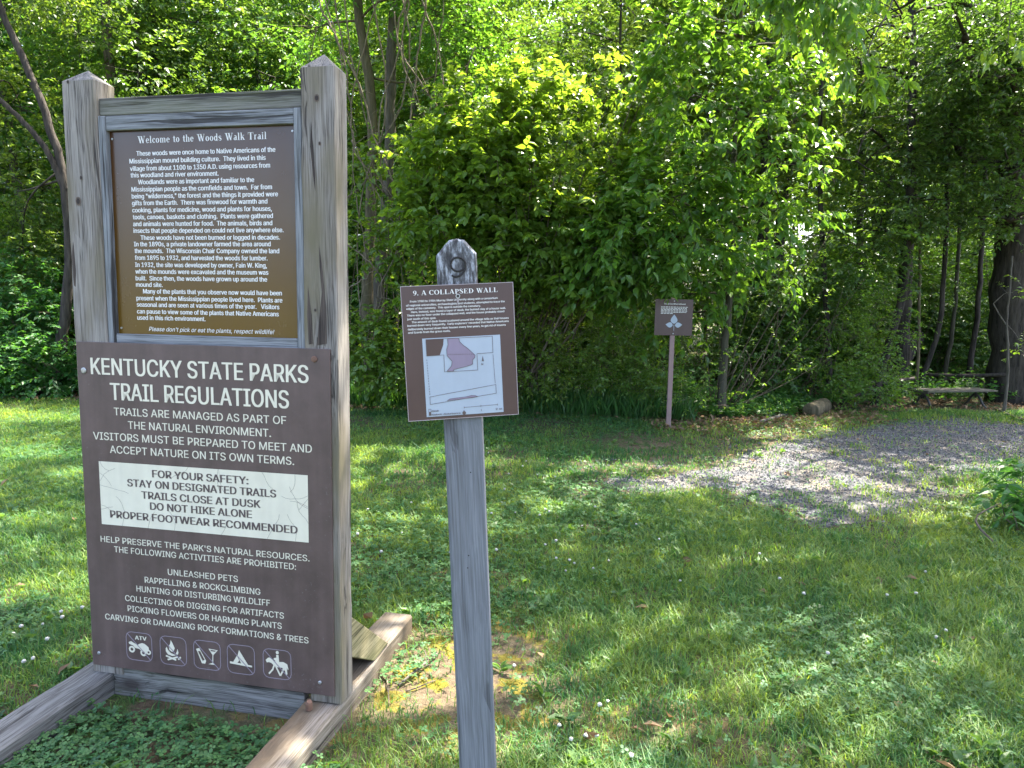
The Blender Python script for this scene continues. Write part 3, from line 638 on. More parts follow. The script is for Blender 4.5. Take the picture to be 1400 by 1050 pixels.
for y in (0.006, 0.010, 0.070):
    k = 0.004 if y == 0.006 else 0
    V += [(lx(post_x(z) + x - np.sign(x) * k), ly(y), lz(z - (k if z > .35 else 0))) for x, z in outl]
N_ = len(outl)
F = [tuple(range(N_)), tuple(range(2 * N_, 3 * N_))[::-1]]
for L_ in (0, N_): F += [(L_ + i, L_ + N_ + i, L_ + N_ + (i + 1) % N_, L_ + (i + 1) % N_) for i in range(N_)]
F = [f[::-1] for f in F]
mb.add(V, F); mp_ = mb.build('post', M['marker_wood'], marker)
# routed number 9: a dark groove
mb = MB(); cx, cz = post_x(.36) + .001, .349
A = np.linspace(0, 2 * math.pi, 25)
mb.tube([(lx(cx + .0165 * math.cos(a)), ly(.0064), lz(cz + .0155 * math.sin(a))) for a in A], .0026, 6)
mb.tube([(lx(cx + .0168 * math.cos(a)), ly(.0064), lz(cz + .0155 * math.sin(a) - .0135 * t)) for a, t in zip(np.linspace(-.1, -2.7, 14), np.linspace(0.2, 1.25, 14))], .0026, 6)
mb.build('number', M['dark'], mp_)
mb = MB(); mb.box((lx(0), ly(0), lz(0)), (lx(.254), ly(.0045), lz(.305))); mpl = mb.build('plate', M['marker_brown'], marker)
mb = MB()
for a, b in (((0, -.0006, 0), (.0014, .0045, .305)), ((.2526, -.0006, 0), (.254, .0045, .305)), ((.0014, -.0006, .3036), (.2526, .0045, .305)), ((.0014, -.0006, 0), (.2526, .0045, .0014))):
    mb.box([lx(a[0]), ly(a[1]), lz(a[2])], [lx(b[0]), ly(b[1]), lz(b[2])])
mb.build('edge', M['plate_edge'], mpl)
mb = MB(); t, a, b, v, c = DATA['MRK'][0]; put_serif(mb, t, lx(a), lx(b), lz(v), c * .95, ly(-.0006))
for t, a, b, v, c in DATA['MRK'][1:]: put_text(mb, t, lx(a), lx(b), lz(v), .0044, ly(-.0006), .014)
mb.build('lettering', M['print_white'], mpl)
mb = MB(); flat_poly(mb, [(lx(x), lz(z)) for x, z in ((.0419, .1868), (.2187, .1871), (.2190, .0083), (.0420, .0078))][::-1], ly(-.0006)); sh = mb.build('map_sheet', M['map_blue'], mpl)
D = DATA['D']; q = lambda P: [(lx(x), lz(z)) for x, z in P]
mb = MB()
flat_poly(mb, q(D['hist']), ly(-.0010), 1); flat_poly(mb, q(D['daub']), ly(-.0014), 2); flat_poly(mb, q(D['lens']), ly(-.0014), 2)
for k, wd in (('outer', .0009), ('daub', .0009), ('band', .0009), ('lens', .0007)): flat_line(mb, q(D[k]), wd, ly(-.0018), True)
for k, m_ in (('dash', 14), ('d1', 14), ('d2', 24)):
    a, b = np.array(D[k][0]), np.array(D[k][1])
    for i in range(m_): flat_line(mb, q([a + (b - a) * (i + .15) / m_, a + (b - a) * (i + .6) / m_]), .0010, ly(-.0022))
a, b = np.array(D['bar'][0]), np.array(D['bar'][1]); flat_line(mb, q([a, b]), .0008, ly(-.0018))
for t in (0, .5, 1): p = a + (b - a) * t; flat_line(mb, q([p + (0, .0022), p - (0, .0022)]), .0008, ly(-.0021))
for k, s_ in (('n0', '0'), ('n1', '1')): p = D[k][0]; put_text(mb, s_, lx(p[0] - .0014), lx(p[0] + .0014), lz(p[1] - .004), .0042, ly(-.0018), .02)
put_text(mb, '2 m', lx(D['n2'][0][0] - .002), lx(D['n2'][1][0]), lz(D['n2'][0][1] - .004), .0042, ly(-.0018), .02)
p = np.array(D['north'][0]); r_ = np.array(D['north'][1]); flat_poly(mb, q([p, p + (.0022, -.013), p + (-.0022, -.012)]), ly(-.0018)); put_text(mb, 'N', lx(r_[0] - .0018), lx(r_[0] + .0022), lz(r_[1] + .0008), .004, ly(-.0018), .02)
flat_line(mb, q(D['keyA']), .0008, ly(-.0018), True); flat_poly(mb, q(D['keyB'])[::-1], ly(-.0018))
put_text(mb, 'daub', lx(D['t1'][0][0]), lx(D['t1'][1][0]), lz(D['t1'][0][1]), .0042, ly(-.0018), .02)
put_text(mb, 'historic disturbance', lx(D['t2'][0][0]), lx(D['t2'][1][0]), lz(D['t2'][0][1]), .0042, ly(-.0018), .02)
disc(mb, lx(D['dot'][0][0]), lz(D['dot'][0][1]), .0042, ly(-.0018))
mb.build('drawing', [M['print_dark'], M['marker_brown'], M['map_lilac']], sh)
p = D['screw'][0]
mb = MB(); mb.tube([(lx(p[0]), ly(-.0004), lz(p[1])), (lx(p[0]), ly(-.0022), lz(p[1]))], [.0055, .0048], 12); sw = mb.build('screw', M['steel'], mpl)
mb = MB(); mb.tube([(lx(p[0]), ly(-.0022), lz(p[1])), (lx(p[0]), ly(-.0026), lz(p[1]))], [.0032, .003], 10); mb.build('screw_socket', M['dark'], sw)
mb = MB(); flat_poly(mb, q([p + np.array(d) for d in ((-.0035, -.004), (-.0022, -.012), (-.0008, -.024), (.0012, -.013), (.0032, -.004))])[::-1], ly(-.0009)); mb.build('scratch', M['plate_edge'], mpl)
for z in (-.13, -.33, -.36):
    mb = MB(); mb.tube([(lx(.127 + .01 * math.sin(z * 40)), ly(.0062), lz(z)), (lx(.127 + .01 * math.sin(z * 40)), ly(.0054), lz(z))], .0016, 8); mb.build('nail', M['dark'], mp_)

# ------------------------------------------------------------------ small plant sign at the edge of the woods
g0 = gnd(914, 586)
RE2 = Euler((0, 0.004, -0.038))
psign = thing('plant_sign', 'small brown sign with white three-leaf emblem on a slim stake at wood edge', 'sign', Vector(g0), RE2)
c_ = Vector((1.5949, 8.008, 1.0672)); R2 = RE2.to_matrix(); l0 = R2.transposed() @ (c_ - Vector(g0))
mb = MB(); mb.box((l0[0], l0[1], l0[2]), (l0[0] + .42, l0[1] + .006, l0[2] + .405)); pp = mb.build('plate', M['marker_brown'], psign)
P0 = np.array(l0); yy = l0[1] - .0015; mb = MB()
put_text(mb, 'Poison Ivy (Rhus radicans)', P0[0] + .10, P0[0] + .335, P0[2] + .345, .016, yy, .015)
rng = np.random.default_rng(2)
for i in range(6):                                   # lines far too small to read in the photo: short strokes
    x = .064; z = .315 - i * .0145
    while x < (.35 if i < 5 else .20):
        l = rng.uniform(.012, .035); a = P0[0] + x
        mb.add([(a, yy, P0[2] + z), (a + l, yy, P0[2] + z), (a + l, yy, P0[2] + z + .0062), (a, yy, P0[2] + z + .0062)], [(0, 1, 2, 3)]); x += l + .006
mb.build('lettering', M['print_white'], pp)
mb = MB(); cx = P0[0] + .215; cz = P0[2] + .118
def leaflet(ang, L, W):
    pts = []
    for t in np.linspace(0, 1, 9): pts.append((t * L, W * math.sin(math.pi * t ** .8) * (1 - .25 * t)))
    pts += [(t * L, -W * math.sin(math.pi * t ** .8) * (1 - .25 * t)) for t in np.linspace(1, 0, 9)[1:-1]]
    c, s = math.cos(ang), math.sin(ang); return [(cx + x * c - y * s, cz + x * s + y * c) for x, y in pts]
for a in (math.pi / 2, .0, math.pi):
    o_ = {0: (.012, -.004), 1: (0, .012), 2: (-.012, -.004)}[0 if a == 0 else 1 if a < 2 else 2]
    L_ = leaflet(a + (.10 if a == 0 else -.10 if a > 2 else 0), .105 if 1 < a < 2 else .082, .042 if 1 < a < 2 else .033)
    flat_poly(mb, [(x + o_[0], z + o_[1]) for x, z in L_], yy)
flat_line(mb, [(cx, cz), (cx + .002, cz - .065)], .005, yy)
mb.build('emblem', M['map_blue'], pp)
for dz in (.02, .385):
    mb = MB(); mb.tube([(P0[0] + .21, l0[1] - .0003, P0[2] + dz), (P0[0] + .21, l0[1] - .004, P0[2] + dz)], [.008, .006], 8); mb.build('screw', M['steel'], pp)
M['stake'] = paint_mat('stake_paint', (0.225, 0.145, 0.13), 0.6, .12)
mb = MB(); xx = l0[0] + .205
V = [(-.026, 0, -.05), (.026, 0, -.05), (.026, .04, -.05), (-.026, .04, -.05)]
V += [(xx + a, l0[1] + .0075 + b, l0[2] + .43) for a, b in ((-.026, 0), (.026, 0), (.026, .04), (-.026, .04))]
V[0:4] = [(a, l0[1] + .0075 + b, -.05) for a, b in ((-.026 + .0, 0), (.026, 0), (.026, .04), (-.026, .04))]
mb.add(V, [(0, 3, 2, 1), (4, 5, 6, 7), (0, 1, 5, 4), (1, 2, 6, 5), (2, 3, 7, 6), (3, 0, 4, 7)]); mb.build('stake', M['stake'], psign, bevel=.003)
bpy.data.objects.remove(_fo)
# ------------------------------------------------------------------ plants
LIT = [(575, 930, 85, 100), (770, 955, 75, 32), (690, 1040, 60, 20), (60, 565, 85, 16), (30, 625, 60, 9), (95, 655, 40, 8), (40, 720, 50, 8), (75, 800, 40, 8),
       (540, 640, 70, 22), (690, 640, 110, 16), (640, 610, 60, 12), (830, 650, 130, 28), (760, 690, 60, 12), (900, 610, 130, 26), (1010, 630, 110, 24),
       (1060, 582, 90, 18), (1150, 662, 50, 7), (1330, 640, 40, 5), (980, 575, 60, 15)]
def in_lit(P, grow=1.0):
    G = P - SUN[None] * (P[:, 2:3] / SUN[2]); ok = G[:, 1] > 0.6
    q = to_px(np.where(ok[:, None], G, np.array([0, 5.0, 0])))
    r = np.zeros(len(P), bool)
    for x, y, a, b in LIT: r |= ((q[:, 0] - x) / (a * grow)) ** 2 + ((q[:, 1] - y) / (b * grow)) ** 2 < 1
    return r & ok

SUNNY = [(at(690, 170, 8.6), .85), (at(800, 210, 8.5), .8), (at(620, 240, 8.6), .5), (at(990, 50, 8.6), .9), (at(940, 170, 8.3), .8), (at(1080, 160, 8.6), .7), (at(1090, 300, 8.7), .6), (at(900, 280, 8.2), .6), (at(1030, 450, 8.5), .6), (at(740, 330, 8.5), .6), (at(1000, 330, 8.3), .6), (at(545, 520, 8.6), .45), (at(640, 500, 8.7), .4), (at(745, 510, 8.7), .45), (at(850, 500, 8.6), .45), (at(990, 530, 8.3), .4), (at(905, 540, 8.5), .3)]
def shades_sunny(P):                                 # does a twig stand in the sun's way to one of the sunlit crowns?
    r = np.zeros(len(P), bool)
    for c, q in SUNNY:
        d = P - c; t = d @ SUN; r |= (t > q * 1.25) & (np.linalg.norm(d - t[:, None] * SUN, axis=1) < q * .9)
    return r
def leaves(rng, O, D, Lt, m, L, W, style='kite', droop=0.25, up=0.9, spread=0.8, hang=0.25, tone=None, jit=0.3):
    """m leaves on each twig (origin O, direction D, length Lt): vertices, faces, tone attribute"""
    n = len(O)
    t = (np.arange(m)[None] + rng.uniform(0.2, 0.8, (n, m))) / m; t = 0.12 + 0.88 * t
    side = np.where(np.arange(m) % 2 == 0, 1.0, -1.0)[None, :, None]
    z = np.array([0, 0, 1.0])
    pos = O[:, None] + D[:, None] * (Lt[:, None] * t)[..., None] - z * (droop * Lt[:, None] * t ** 2)[..., None]
    T = nrm(D[:, None] - z * (2 * droop * t)[..., None])
    S = nrm(np.cross(T, z) + 1e-4)
    d = nrm(T * 0.55 + S * side * spread + rng.normal(0, jit, (n, m, 3)) - z * hang)
    N = z * up + rng.normal(0, 0.5, (n, m, 3)) + SUN * 0.25
    N = nrm(N - d * (N * d).sum(-1, keepdims=True)); B = np.cross(N, d)
    s = rng.uniform(0.6, 1.15, (n, m, 1)) * (1.05 - 0.35 * (t[..., None] > .93))
    l = L * s; w = W * s * 0.5
    if tone is None: tone = rng.uniform(0, 1, n)
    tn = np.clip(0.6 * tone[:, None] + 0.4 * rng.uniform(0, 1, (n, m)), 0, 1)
    at_ = np.stack([tn, rng.uniform(0, 1, (n, m)), np.clip(rng.normal(.5, .2, (n, m)), 0, 1), np.ones((n, m))], -1)
    k = n * m
    if style == 'kite':
        P = np.stack([pos, pos + d * l * .42 + B * w + N * w * .35, pos + d * l - N * l * .12, pos + d * l * .42 - B * w + N * w * .35], 2)
        base = np.arange(k)[:, None] * 4
        F = np.concatenate([base + np.array([[0, 2, 1]]), base + np.array([[0, 3, 2]])]); nv = 4; FF = [F]
    else:
        pts = [pos, pos + d * l * .24 + B * w * .80 + N * w * .25, pos + d * l * .55 + B * w * .92 + N * w * .22, pos + d * l - N * l * .20,
               pos + d * l * .55 - B * w * .92 + N * w * .22, pos + d * l * .24 - B * w * .80 + N * w * .25, pos + d * l * .26, pos + d * l * .58 - N * l * .04]
        P = np.stack(pts, 2); base = np.arange(k)[:, None] * 8; nv = 8
        FF = [np.concatenate([base + np.array([q]) for q in ((0, 6, 1), (7, 3, 2), (0, 5, 6), (7, 4, 3))]), np.concatenate([base + np.array([q]) for q in ((6, 7, 2, 1), (5, 4, 7, 6))])]
    return P.reshape(-1, 3), FF, np.repeat(at_.reshape(k, 4), nv, 0)

def smooth_path(P, n=24):
    P = np.asarray(P, float); s = np.concatenate([[0], np.cumsum(np.linalg.norm(np.diff(P, axis=0), axis=1))])
    q = np.linspace(0, s[-1], n); X = np.stack([np.interp(q, s, P[:, i]) for i in range(3)], 1)
    for _ in range(2):
        Y = X.copy(); Y[1:-1] = .25 * X[:-2] + .5 * X[1:-1] + .25 * X[2:]; X = Y
    return X
def path_px(pts, Y):
    Ys = np.broadcast_to(Y, (len(pts),)); return np.array([at(x, y, d) for (x, y), d in zip(pts, Ys)])
def limb(mb, P, r0, r1, n=14, sides=6, rng=None, wig=0.0, flare=0.0):
    X = smooth_path(P, n)
    if rng is not None and wig: X[1:-1] += rng.normal(0, wig, (n - 2, 3))
    t = np.linspace(0, 1, n); R = r0 + (r1 - r0) * t ** .9
    if flare: R = R * (1 + flare * np.exp(-t * n / 1.6))
    mb.tube(X, R, sides); return X

def twigs_in(rng, c, r, n, tl, outw=0.7, up=0.25, flat=1.0, shell=0.35):
    v = nrm(rng.normal(0, 1, (n, 3))); rad = (shell + (1 - shell) * rng.uniform(0, 1, n) ** .7)[:, None]
    O = np.array(c) + v * rad * np.array(r)
    D = v * outw + np.array([0, 0, up]) + rng.normal(0, .5, (n, 3)); D[:, 2] *= flat
    return O, nrm(D), tl * rng.uniform(.6, 1.25, n)

def foliage(rng, blobs, tl, L, W, m=9, style='kite', cull=1.0, stems=None, stem_r=0.004, flat=1.0, up=.25, droop=.25, hang=.25, shell=.35, wells=True, wellp=.95, spread=.8, nup=.9):
    """blobs: (centre, radii, twigs). Returns the crown's mesh builder; thin twigs go into stems"""
    mb = MB()
    for (c, r, n) in blobs:
        O, D, Lt = twigs_in(rng, c, r, n, tl, up=up, flat=flat, shell=shell)
        keep = np.ones(len(O), bool)
        if wells: keep &= ~((in_lit(O + D * Lt[:, None] * .5, 1.1) | in_lit(O + D * Lt[:, None])) & (rng.uniform(0, 1, len(O)) < wellp))
        if wells: keep &= ~(shades_sunny(O + D * Lt[:, None] * .5) & (rng.uniform(0, 1, len(O)) < .75))
        keep &= (O[:, 2] > .12)
        O, D, Lt = O[keep], D[keep], Lt[keep]
        if not len(O): continue
        hgt = (O[:, 2] - c[2]) / max(r[2], .1)
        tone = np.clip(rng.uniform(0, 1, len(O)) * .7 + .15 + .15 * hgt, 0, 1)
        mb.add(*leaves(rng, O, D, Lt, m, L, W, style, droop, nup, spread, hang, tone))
        if stems is not None:
            for o, d, l in zip(O[::2], D[::2], Lt[::2]):
                t = np.array([0, .5, 1.0])[:, None]
                stems.tube(o + d * l * t - np.array([0, 0, 1]) * droop * l * t ** 2, [stem_r, stem_r * .8, stem_r * .4], 3, False)
    return mb

def branches_to(rng, mb, trunk, blobs, r0, sub=4, lo=0.25):
    for (c, r, n) in blobs:
        c = np.array(c); k = rng.integers(int(len(trunk) * lo), len(trunk)); cand = trunk[int(len(trunk) * lo):]
        below = cand[cand[:, 2] < c[2] + .1]; src = below[np.argmin(np.linalg.norm(below - c, axis=1))] if len(below) else cand[0]
        mid = (src + c) / 2 + rng.normal(0, .12, 3) * np.linalg.norm(c - src) + np.array([0, 0, .05])
        limb(mb, [src, mid, c], r0, r0 * .35, 8, 5)
        for _ in range(sub):
            e = c + nrm(rng.normal(0, 1, 3)) * np.array(r) * rng.uniform(.6, .95)
            limb(mb, [c + (src - c) * rng.uniform(0, .3), (c + e) / 2 + rng.normal(0, .06, 3), e], r0 * .4, r0 * .12, 6, 4)

def B(px, py, Y, rx, ry, rd, n):                      # a foliage clump where the photo shows it: centre pixel, depth, radii
    return (at(px, py, Y), (rx * Y / FOC, rd, ry * Y / FOC), n)

def plant(name, label, cat, base, blobs, mat, leaf=(.08, .045, 'kite', 9), tl=.4, seed=1, trunks=(), bark='bark', br=.02, group=None, sub=4, stem_r=.004, tw=True, woody=('trunk', 'crown'), lo=.25, **kw):
    rng = np.random.default_rng(seed); base = np.array(base, float)
    root = thing(name, label, cat, base, group=group)
    ts = MB(); paths = []
    for P, r0, r1 in trunks: paths.append(limb(ts, P, r0, r1, 26, 9 if r0 > .04 else 6, rng, r0 * .10, .35))
    if paths: branches_to(rng, ts, np.concatenate(paths), blobs, br, sub, lo)
    else:
        for (c, r, n) in blobs:
            c = np.array(c)
            for _ in range(sub):
                f = base + rng.normal(0, .15, 3) * [1, 1, 0]; e = c + nrm(rng.normal(0, 1, 3)) * np.array(r) * .7
                limb(ts, [f, (f + e) / 2 + rng.normal(0, .1, 3), e], br, br * .3, 9, 5)
    fb = foliage(rng, blobs, tl, leaf[0], leaf[1], leaf[3], leaf[2], stems=ts if tw else None, stem_r=stem_r, **kw)
    for mb_, nm, mt in ((ts, woody[0], M[bark]), (fb, woody[1], M[mat])):
        if mb_.n:
            for i in range(len(mb_.V)): mb_.V[i] = mb_.V[i] - base
            mb_.build(nm, mt, root, smooth=(nm == woody[0]))
    return root

# --- the bright broad-leaved shrub in the middle
SH = ('stems', 'foliage')
plant('broadleaf_shrub', 'sunlit yellow-green broad-leaved shrub arching behind the numbered marker post', 'shrub', gnd(700, 568) + [0, .6, 0],
      [B(600, 225, 8.6, 45, 40, .45, 130), B(585, 300, 8.5, 40, 35, .4, 110), B(860, 120, 8.7, 50, 45, .45, 150), B(600, 400, 8.5, 45, 30, .35, 90), B(660, 175, 8.7, 70, 55, .5, 230), B(740, 150, 8.8, 70, 40, .5, 210), B(810, 175, 8.8, 65, 55, .5, 220), B(700, 240, 8.5, 90, 55, .55, 280),
       B(800, 265, 8.4, 80, 55, .5, 260), B(650, 290, 8.7, 60, 40, .45, 150), B(740, 320, 8.5, 90, 40, .5, 240), B(850, 320, 8.4, 70, 50, .45, 200), B(690, 365, 8.8, 70, 25, .4, 110), B(790, 370, 8.6, 80, 25, .4, 140)],
      'leaf_bright', (.112, .074, 'full', 9), .36, 11, br=.018, sub=3, bark='twig', woody=SH, shell=.3, droop=.2, wellp=.75)
# --- the tall leafy tree right of the middle
plant('leafy_tree', 'tall mid-green leafy tree rounding out over the small brown plant sign', 'tree', gnd(985, 566) + [0, .5, 0],
      [B(930, 40, 8.6, 70, 55, .6, 230), B(1010, 30, 8.7, 90, 60, .6, 300), B(1080, 60, 8.7, 60, 60, .6, 230), B(950, 130, 8.5, 85, 60, .65, 320), B(1050, 140, 8.6, 85, 60, .6, 320), B(1000, 210, 8.4, 120, 60, .7, 430),
       B(920, 270, 8.2, 90, 50, .6, 330), B(1030, 290, 8.5, 90, 55, .6, 320), B(860, 320, 8.1, 60, 40, .5, 180), B(940, 345, 8.2, 110, 45, .55, 320), B(1050, 365, 8.7, 60, 40, .45, 150), B(870, 385, 8.4, 80, 25, .4, 150), B(980, -30, 8.8, 110, 50, .6, 250), ((1.3, 8.0, 6.1), (.9, .7, .5), 150), ((2.3, 7.9, 6.2), (1.0, .8, .5), 170), ((3.1, 8.6, 6.4), (1.0, .8, .5), 160), B(905, 425, 8.8, 60, 40, .3, 120), B(985, 410, 8.7, 55, 40, .35, 120)],
      'leaf_mid', (.125, .068, 'full', 9), .38, 12, trunks=[(path_px([(985, 575), (990, 480), (1000, 380), (1000, 250), (1010, 120), (1015, 0)], 8.9), .055, .02)], br=.02, sub=4, wellp=.70, hang=.4, droop=.3, shell=.3)
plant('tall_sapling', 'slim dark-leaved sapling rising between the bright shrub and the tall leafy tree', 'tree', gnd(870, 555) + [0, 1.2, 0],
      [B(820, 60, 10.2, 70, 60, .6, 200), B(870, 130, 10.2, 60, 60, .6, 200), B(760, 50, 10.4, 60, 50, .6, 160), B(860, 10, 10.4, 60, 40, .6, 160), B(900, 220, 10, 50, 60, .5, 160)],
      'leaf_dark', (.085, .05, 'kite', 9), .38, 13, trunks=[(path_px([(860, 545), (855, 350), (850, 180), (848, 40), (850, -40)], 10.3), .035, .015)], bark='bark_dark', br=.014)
# --- shrubs along the edge
def shrub(label, base, blobs, mat, leaf, seed, tl=.3, name='edge_shrub', **kw):
    return plant(name, label, 'shrub', base, blobs, mat, leaf, tl, seed, bark='twig', br=.009, woody=SH, sub=3, stem_r=.0025, **kw)
shrub('small-leaved shrub filling the space behind the plant sign stake', gnd(880, 568) + [0, .5, 0], [B(860, 440, 8.9, 70, 45, .4, 260), B(840, 500, 8.9, 70, 45, .4, 280), B(910, 500, 8.9, 70, 50, .4, 280), B(930, 545, 8.7, 60, 25, .3, 160), B(800, 460, 9.1, 60, 60, .4, 220)], 'leaf_mid', (.055, .030, 'kite', 10), 21)
shrub('pale glinting shrub with small leaves right of the plant sign', gnd(1000, 568) + [0, .35, 0], [B(1000, 430, 8.6, 50, 40, .35, 230), B(985, 490, 8.5, 55, 45, .35, 260), B(1030, 520, 8.5, 60, 40, .35, 260), B(960, 540, 8.4, 45, 25, .3, 150), B(1080, 430, 8.8, 60, 45, .4, 220), B(1100, 340, 9.0, 60, 40, .4, 220), B(1080, 500, 8.9, 50, 35, .4, 170)], 'leaf_bright', (.052, .030, 'kite', 10), 22)
shrub('low dense shrub directly behind the marker post plate', gnd(640, 560) + [0, .5, 0], [B(600, 420, 9.0, 70, 50, .4, 240), B(680, 430, 9.0, 70, 60, .4, 260), B(750, 430, 9.0, 60, 60, .4, 240), B(620, 500, 8.9, 70, 40, .4, 220), B(730, 500, 8.9, 60, 40, .4, 220)], 'leaf_mid', (.060, .036, 'kite', 10), 23)
shrub('leafy shrub with round leaves between the big sign and the marker post', gnd(520, 558) + [0, .5, 0], [B(505, 470, 8.8, 40, 40, .35, 130), B(545, 500, 8.7, 45, 40, .35, 160), B(520, 330, 9.2, 50, 40, .4, 60), B(570, 330, 9.2, 45, 50, .4, 110), B(530, 230, 9.3, 50, 40, .4, 60)], 'leaf_mid', (.085, .065, 'full', 8), 24)
shrub('bright low bush at the foot of the forked leaning tree', gnd(40, 545) + [0, .5, 0], [B(30, 500, 9.6, 60, 35, .5, 260), B(90, 505, 9.5, 50, 35, .4, 220), B(-40, 490, 9.8, 60, 45, .5, 220), B(40, 440, 10.2, 60, 40, .5, 180), B(10, 390, 10.4, 60, 45, .5, 180)], 'leaf_weed', (.085, .055, 'kite', 10), 25)
shrub('dark scraggly shrub with bare twigs beside the woodland path', gnd(1150, 562) + [0, .9, 0], [B(1130, 420, 9.7, 50, 50, .4, 160), B(1170, 480, 9.7, 55, 40, .4, 170), B(1210, 440, 9.9, 45, 50, .4, 120), B(1120, 510, 9.4, 50, 30, .4, 150), B(1190, 525, 9.6, 50, 22, .4, 140)], 'leaf_mid', (.055, .03, 'kite', 9), 26)
shrub('leafy weed with long pointed leaves at the right edge of the lawn', gnd(1400, 745), [(gnd(1395, 730) + [0, 0, .20], (.16, .16, .16), 30), (gnd(1425, 720) + [0, 0, .3], (.2, .2, .2), 30)], 'leaf_weed', (.105, .042, 'full', 7), 27, tl=.16, name='leafy_weed')
# --- right-hand woods: layered canopies over the path
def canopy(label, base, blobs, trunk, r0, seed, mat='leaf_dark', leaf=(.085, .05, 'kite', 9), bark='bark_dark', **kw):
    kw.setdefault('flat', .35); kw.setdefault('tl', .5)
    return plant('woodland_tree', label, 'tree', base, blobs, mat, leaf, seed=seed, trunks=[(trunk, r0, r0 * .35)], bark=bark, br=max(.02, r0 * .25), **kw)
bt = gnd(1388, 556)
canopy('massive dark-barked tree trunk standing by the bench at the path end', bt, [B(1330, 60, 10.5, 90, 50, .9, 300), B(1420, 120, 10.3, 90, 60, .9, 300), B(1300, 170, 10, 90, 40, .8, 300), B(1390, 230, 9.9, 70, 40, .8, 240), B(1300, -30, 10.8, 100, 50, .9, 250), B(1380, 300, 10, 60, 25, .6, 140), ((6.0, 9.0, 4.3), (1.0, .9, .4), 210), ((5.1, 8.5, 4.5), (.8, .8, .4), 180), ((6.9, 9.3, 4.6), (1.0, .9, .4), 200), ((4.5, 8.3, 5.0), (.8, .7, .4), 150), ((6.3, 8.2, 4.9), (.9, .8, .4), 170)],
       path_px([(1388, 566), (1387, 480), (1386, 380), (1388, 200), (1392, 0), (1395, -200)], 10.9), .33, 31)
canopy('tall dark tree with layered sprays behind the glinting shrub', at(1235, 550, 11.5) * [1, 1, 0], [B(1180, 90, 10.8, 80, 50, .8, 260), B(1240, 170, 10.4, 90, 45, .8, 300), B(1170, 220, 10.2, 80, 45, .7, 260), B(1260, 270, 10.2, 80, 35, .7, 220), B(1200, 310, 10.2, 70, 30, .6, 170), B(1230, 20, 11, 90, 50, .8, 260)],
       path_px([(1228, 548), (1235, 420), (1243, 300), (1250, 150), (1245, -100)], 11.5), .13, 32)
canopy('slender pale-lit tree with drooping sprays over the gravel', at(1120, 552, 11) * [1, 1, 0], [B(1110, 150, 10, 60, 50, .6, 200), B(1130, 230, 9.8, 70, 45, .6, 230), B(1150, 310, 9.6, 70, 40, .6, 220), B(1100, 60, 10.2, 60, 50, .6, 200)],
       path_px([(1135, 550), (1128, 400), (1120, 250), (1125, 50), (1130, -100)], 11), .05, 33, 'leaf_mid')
# the small grey sapling in front of the massive trunk, with leaves reaching in from the right
plant('grey_sapling', 'thin crooked grey sapling in front of the massive dark trunk', 'tree', gnd(1372, 566), [B(1385, 400, 9.7, 14, 14, .15, 5), B(1402, 480, 9.7, 16, 16, .15, 10)], 'leaf_mid', (.07, .035, 'full', 8), .25, 34,
      trunks=[(path_px([(1372, 567), (1378, 520), (1378, 470), (1376, 440), (1380, 400), (1384, 350)], 9.7), .022, .012), (path_px([(1376, 445), (1366, 430), (1358, 415)], 9.7), .010, .006)], bark='bark_pale', br=.006, sub=1, lo=.6)
# --- unseen tree on the right, crown spread to shade the lawn; its bough hangs in
ob = np.array([6.3, 6.2, 0.0])
plant('unseen_shade_tree', 'unseen tree outside the lawn with its crown spread overhead to shade it', 'tree', ob,
      [((.7 + .93 * i + .3 * math.sin(7 * i + 3 * j), 3.4 + .95 * j + .3 * math.sin(5 * i + 2 * j), 6.0 + .6 * math.sin(3 * i + 5 * j) + .06 * i), (.66, .66, .35), 84) for i in range(-3, 8) for j in range(5)],
      'leaf_mid', (.110, .058, 'full', 8), .45, 41, trunks=[(np.array([ob, ob + [-.1, 0, 2], ob + [-.5, 0, 4], ob + [-1.0, .1, 6.5]]), .15, .05)], br=.04, hang=.55, droop=.35)
plant('leafy_bough', 'drooping leafy bough with large leaves hanging in from the top right edge', 'branch', at(1330, -170, 5.0), [B(1130, -18, 4.6, 60, 18, .22, 30), B(1070, -30, 4.6, 55, 16, .22, 24), B(1165, -5, 4.5, 30, 16, .18, 12), B(1100, 0, 4.7, 40, 12, .2, 10)],
      'leaf_bright', (.088, .044, 'full', 8), .26, 43, trunks=[(path_px([(1330, -170), (1230, -80), (1130, -30), (1050, -25)], [5.0, 4.8, 4.65, 4.6]), .014, .006)], bark='bark_pale', br=.005, sub=1, hang=.75, droop=.45, stem_r=.002, lo=.3, shell=.1)
tw = plant('hanging_twig', 'pale crooked twig with drooping leaf tufts hanging from the top edge', 'branch', at(1222, -20, 4.6), [B(1150, 50, 4.6, 12, 10, .06, 5), B(1165, 85, 4.6, 18, 8, .06, 5), B(1195, 122, 4.6, 16, 6, .06, 5), B(1222, 108, 4.6, 10, 5, .05, 3)],
      'leaf_bright', (.095, .045, 'full', 6), .12, 42, trunks=[(path_px([(1235, -60), (1218, 10), (1195, 50), (1184, 72), (1190, 90), (1205, 104), (1200, 118)], 4.6), .006, .003), (path_px([(1205, 104), (1222, 104), (1230, 110)], 4.6), .003, .002)], bark='bark_pale', br=.0025, sub=0, hang=.9, droop=.5, stem_r=.0018, lo=0)
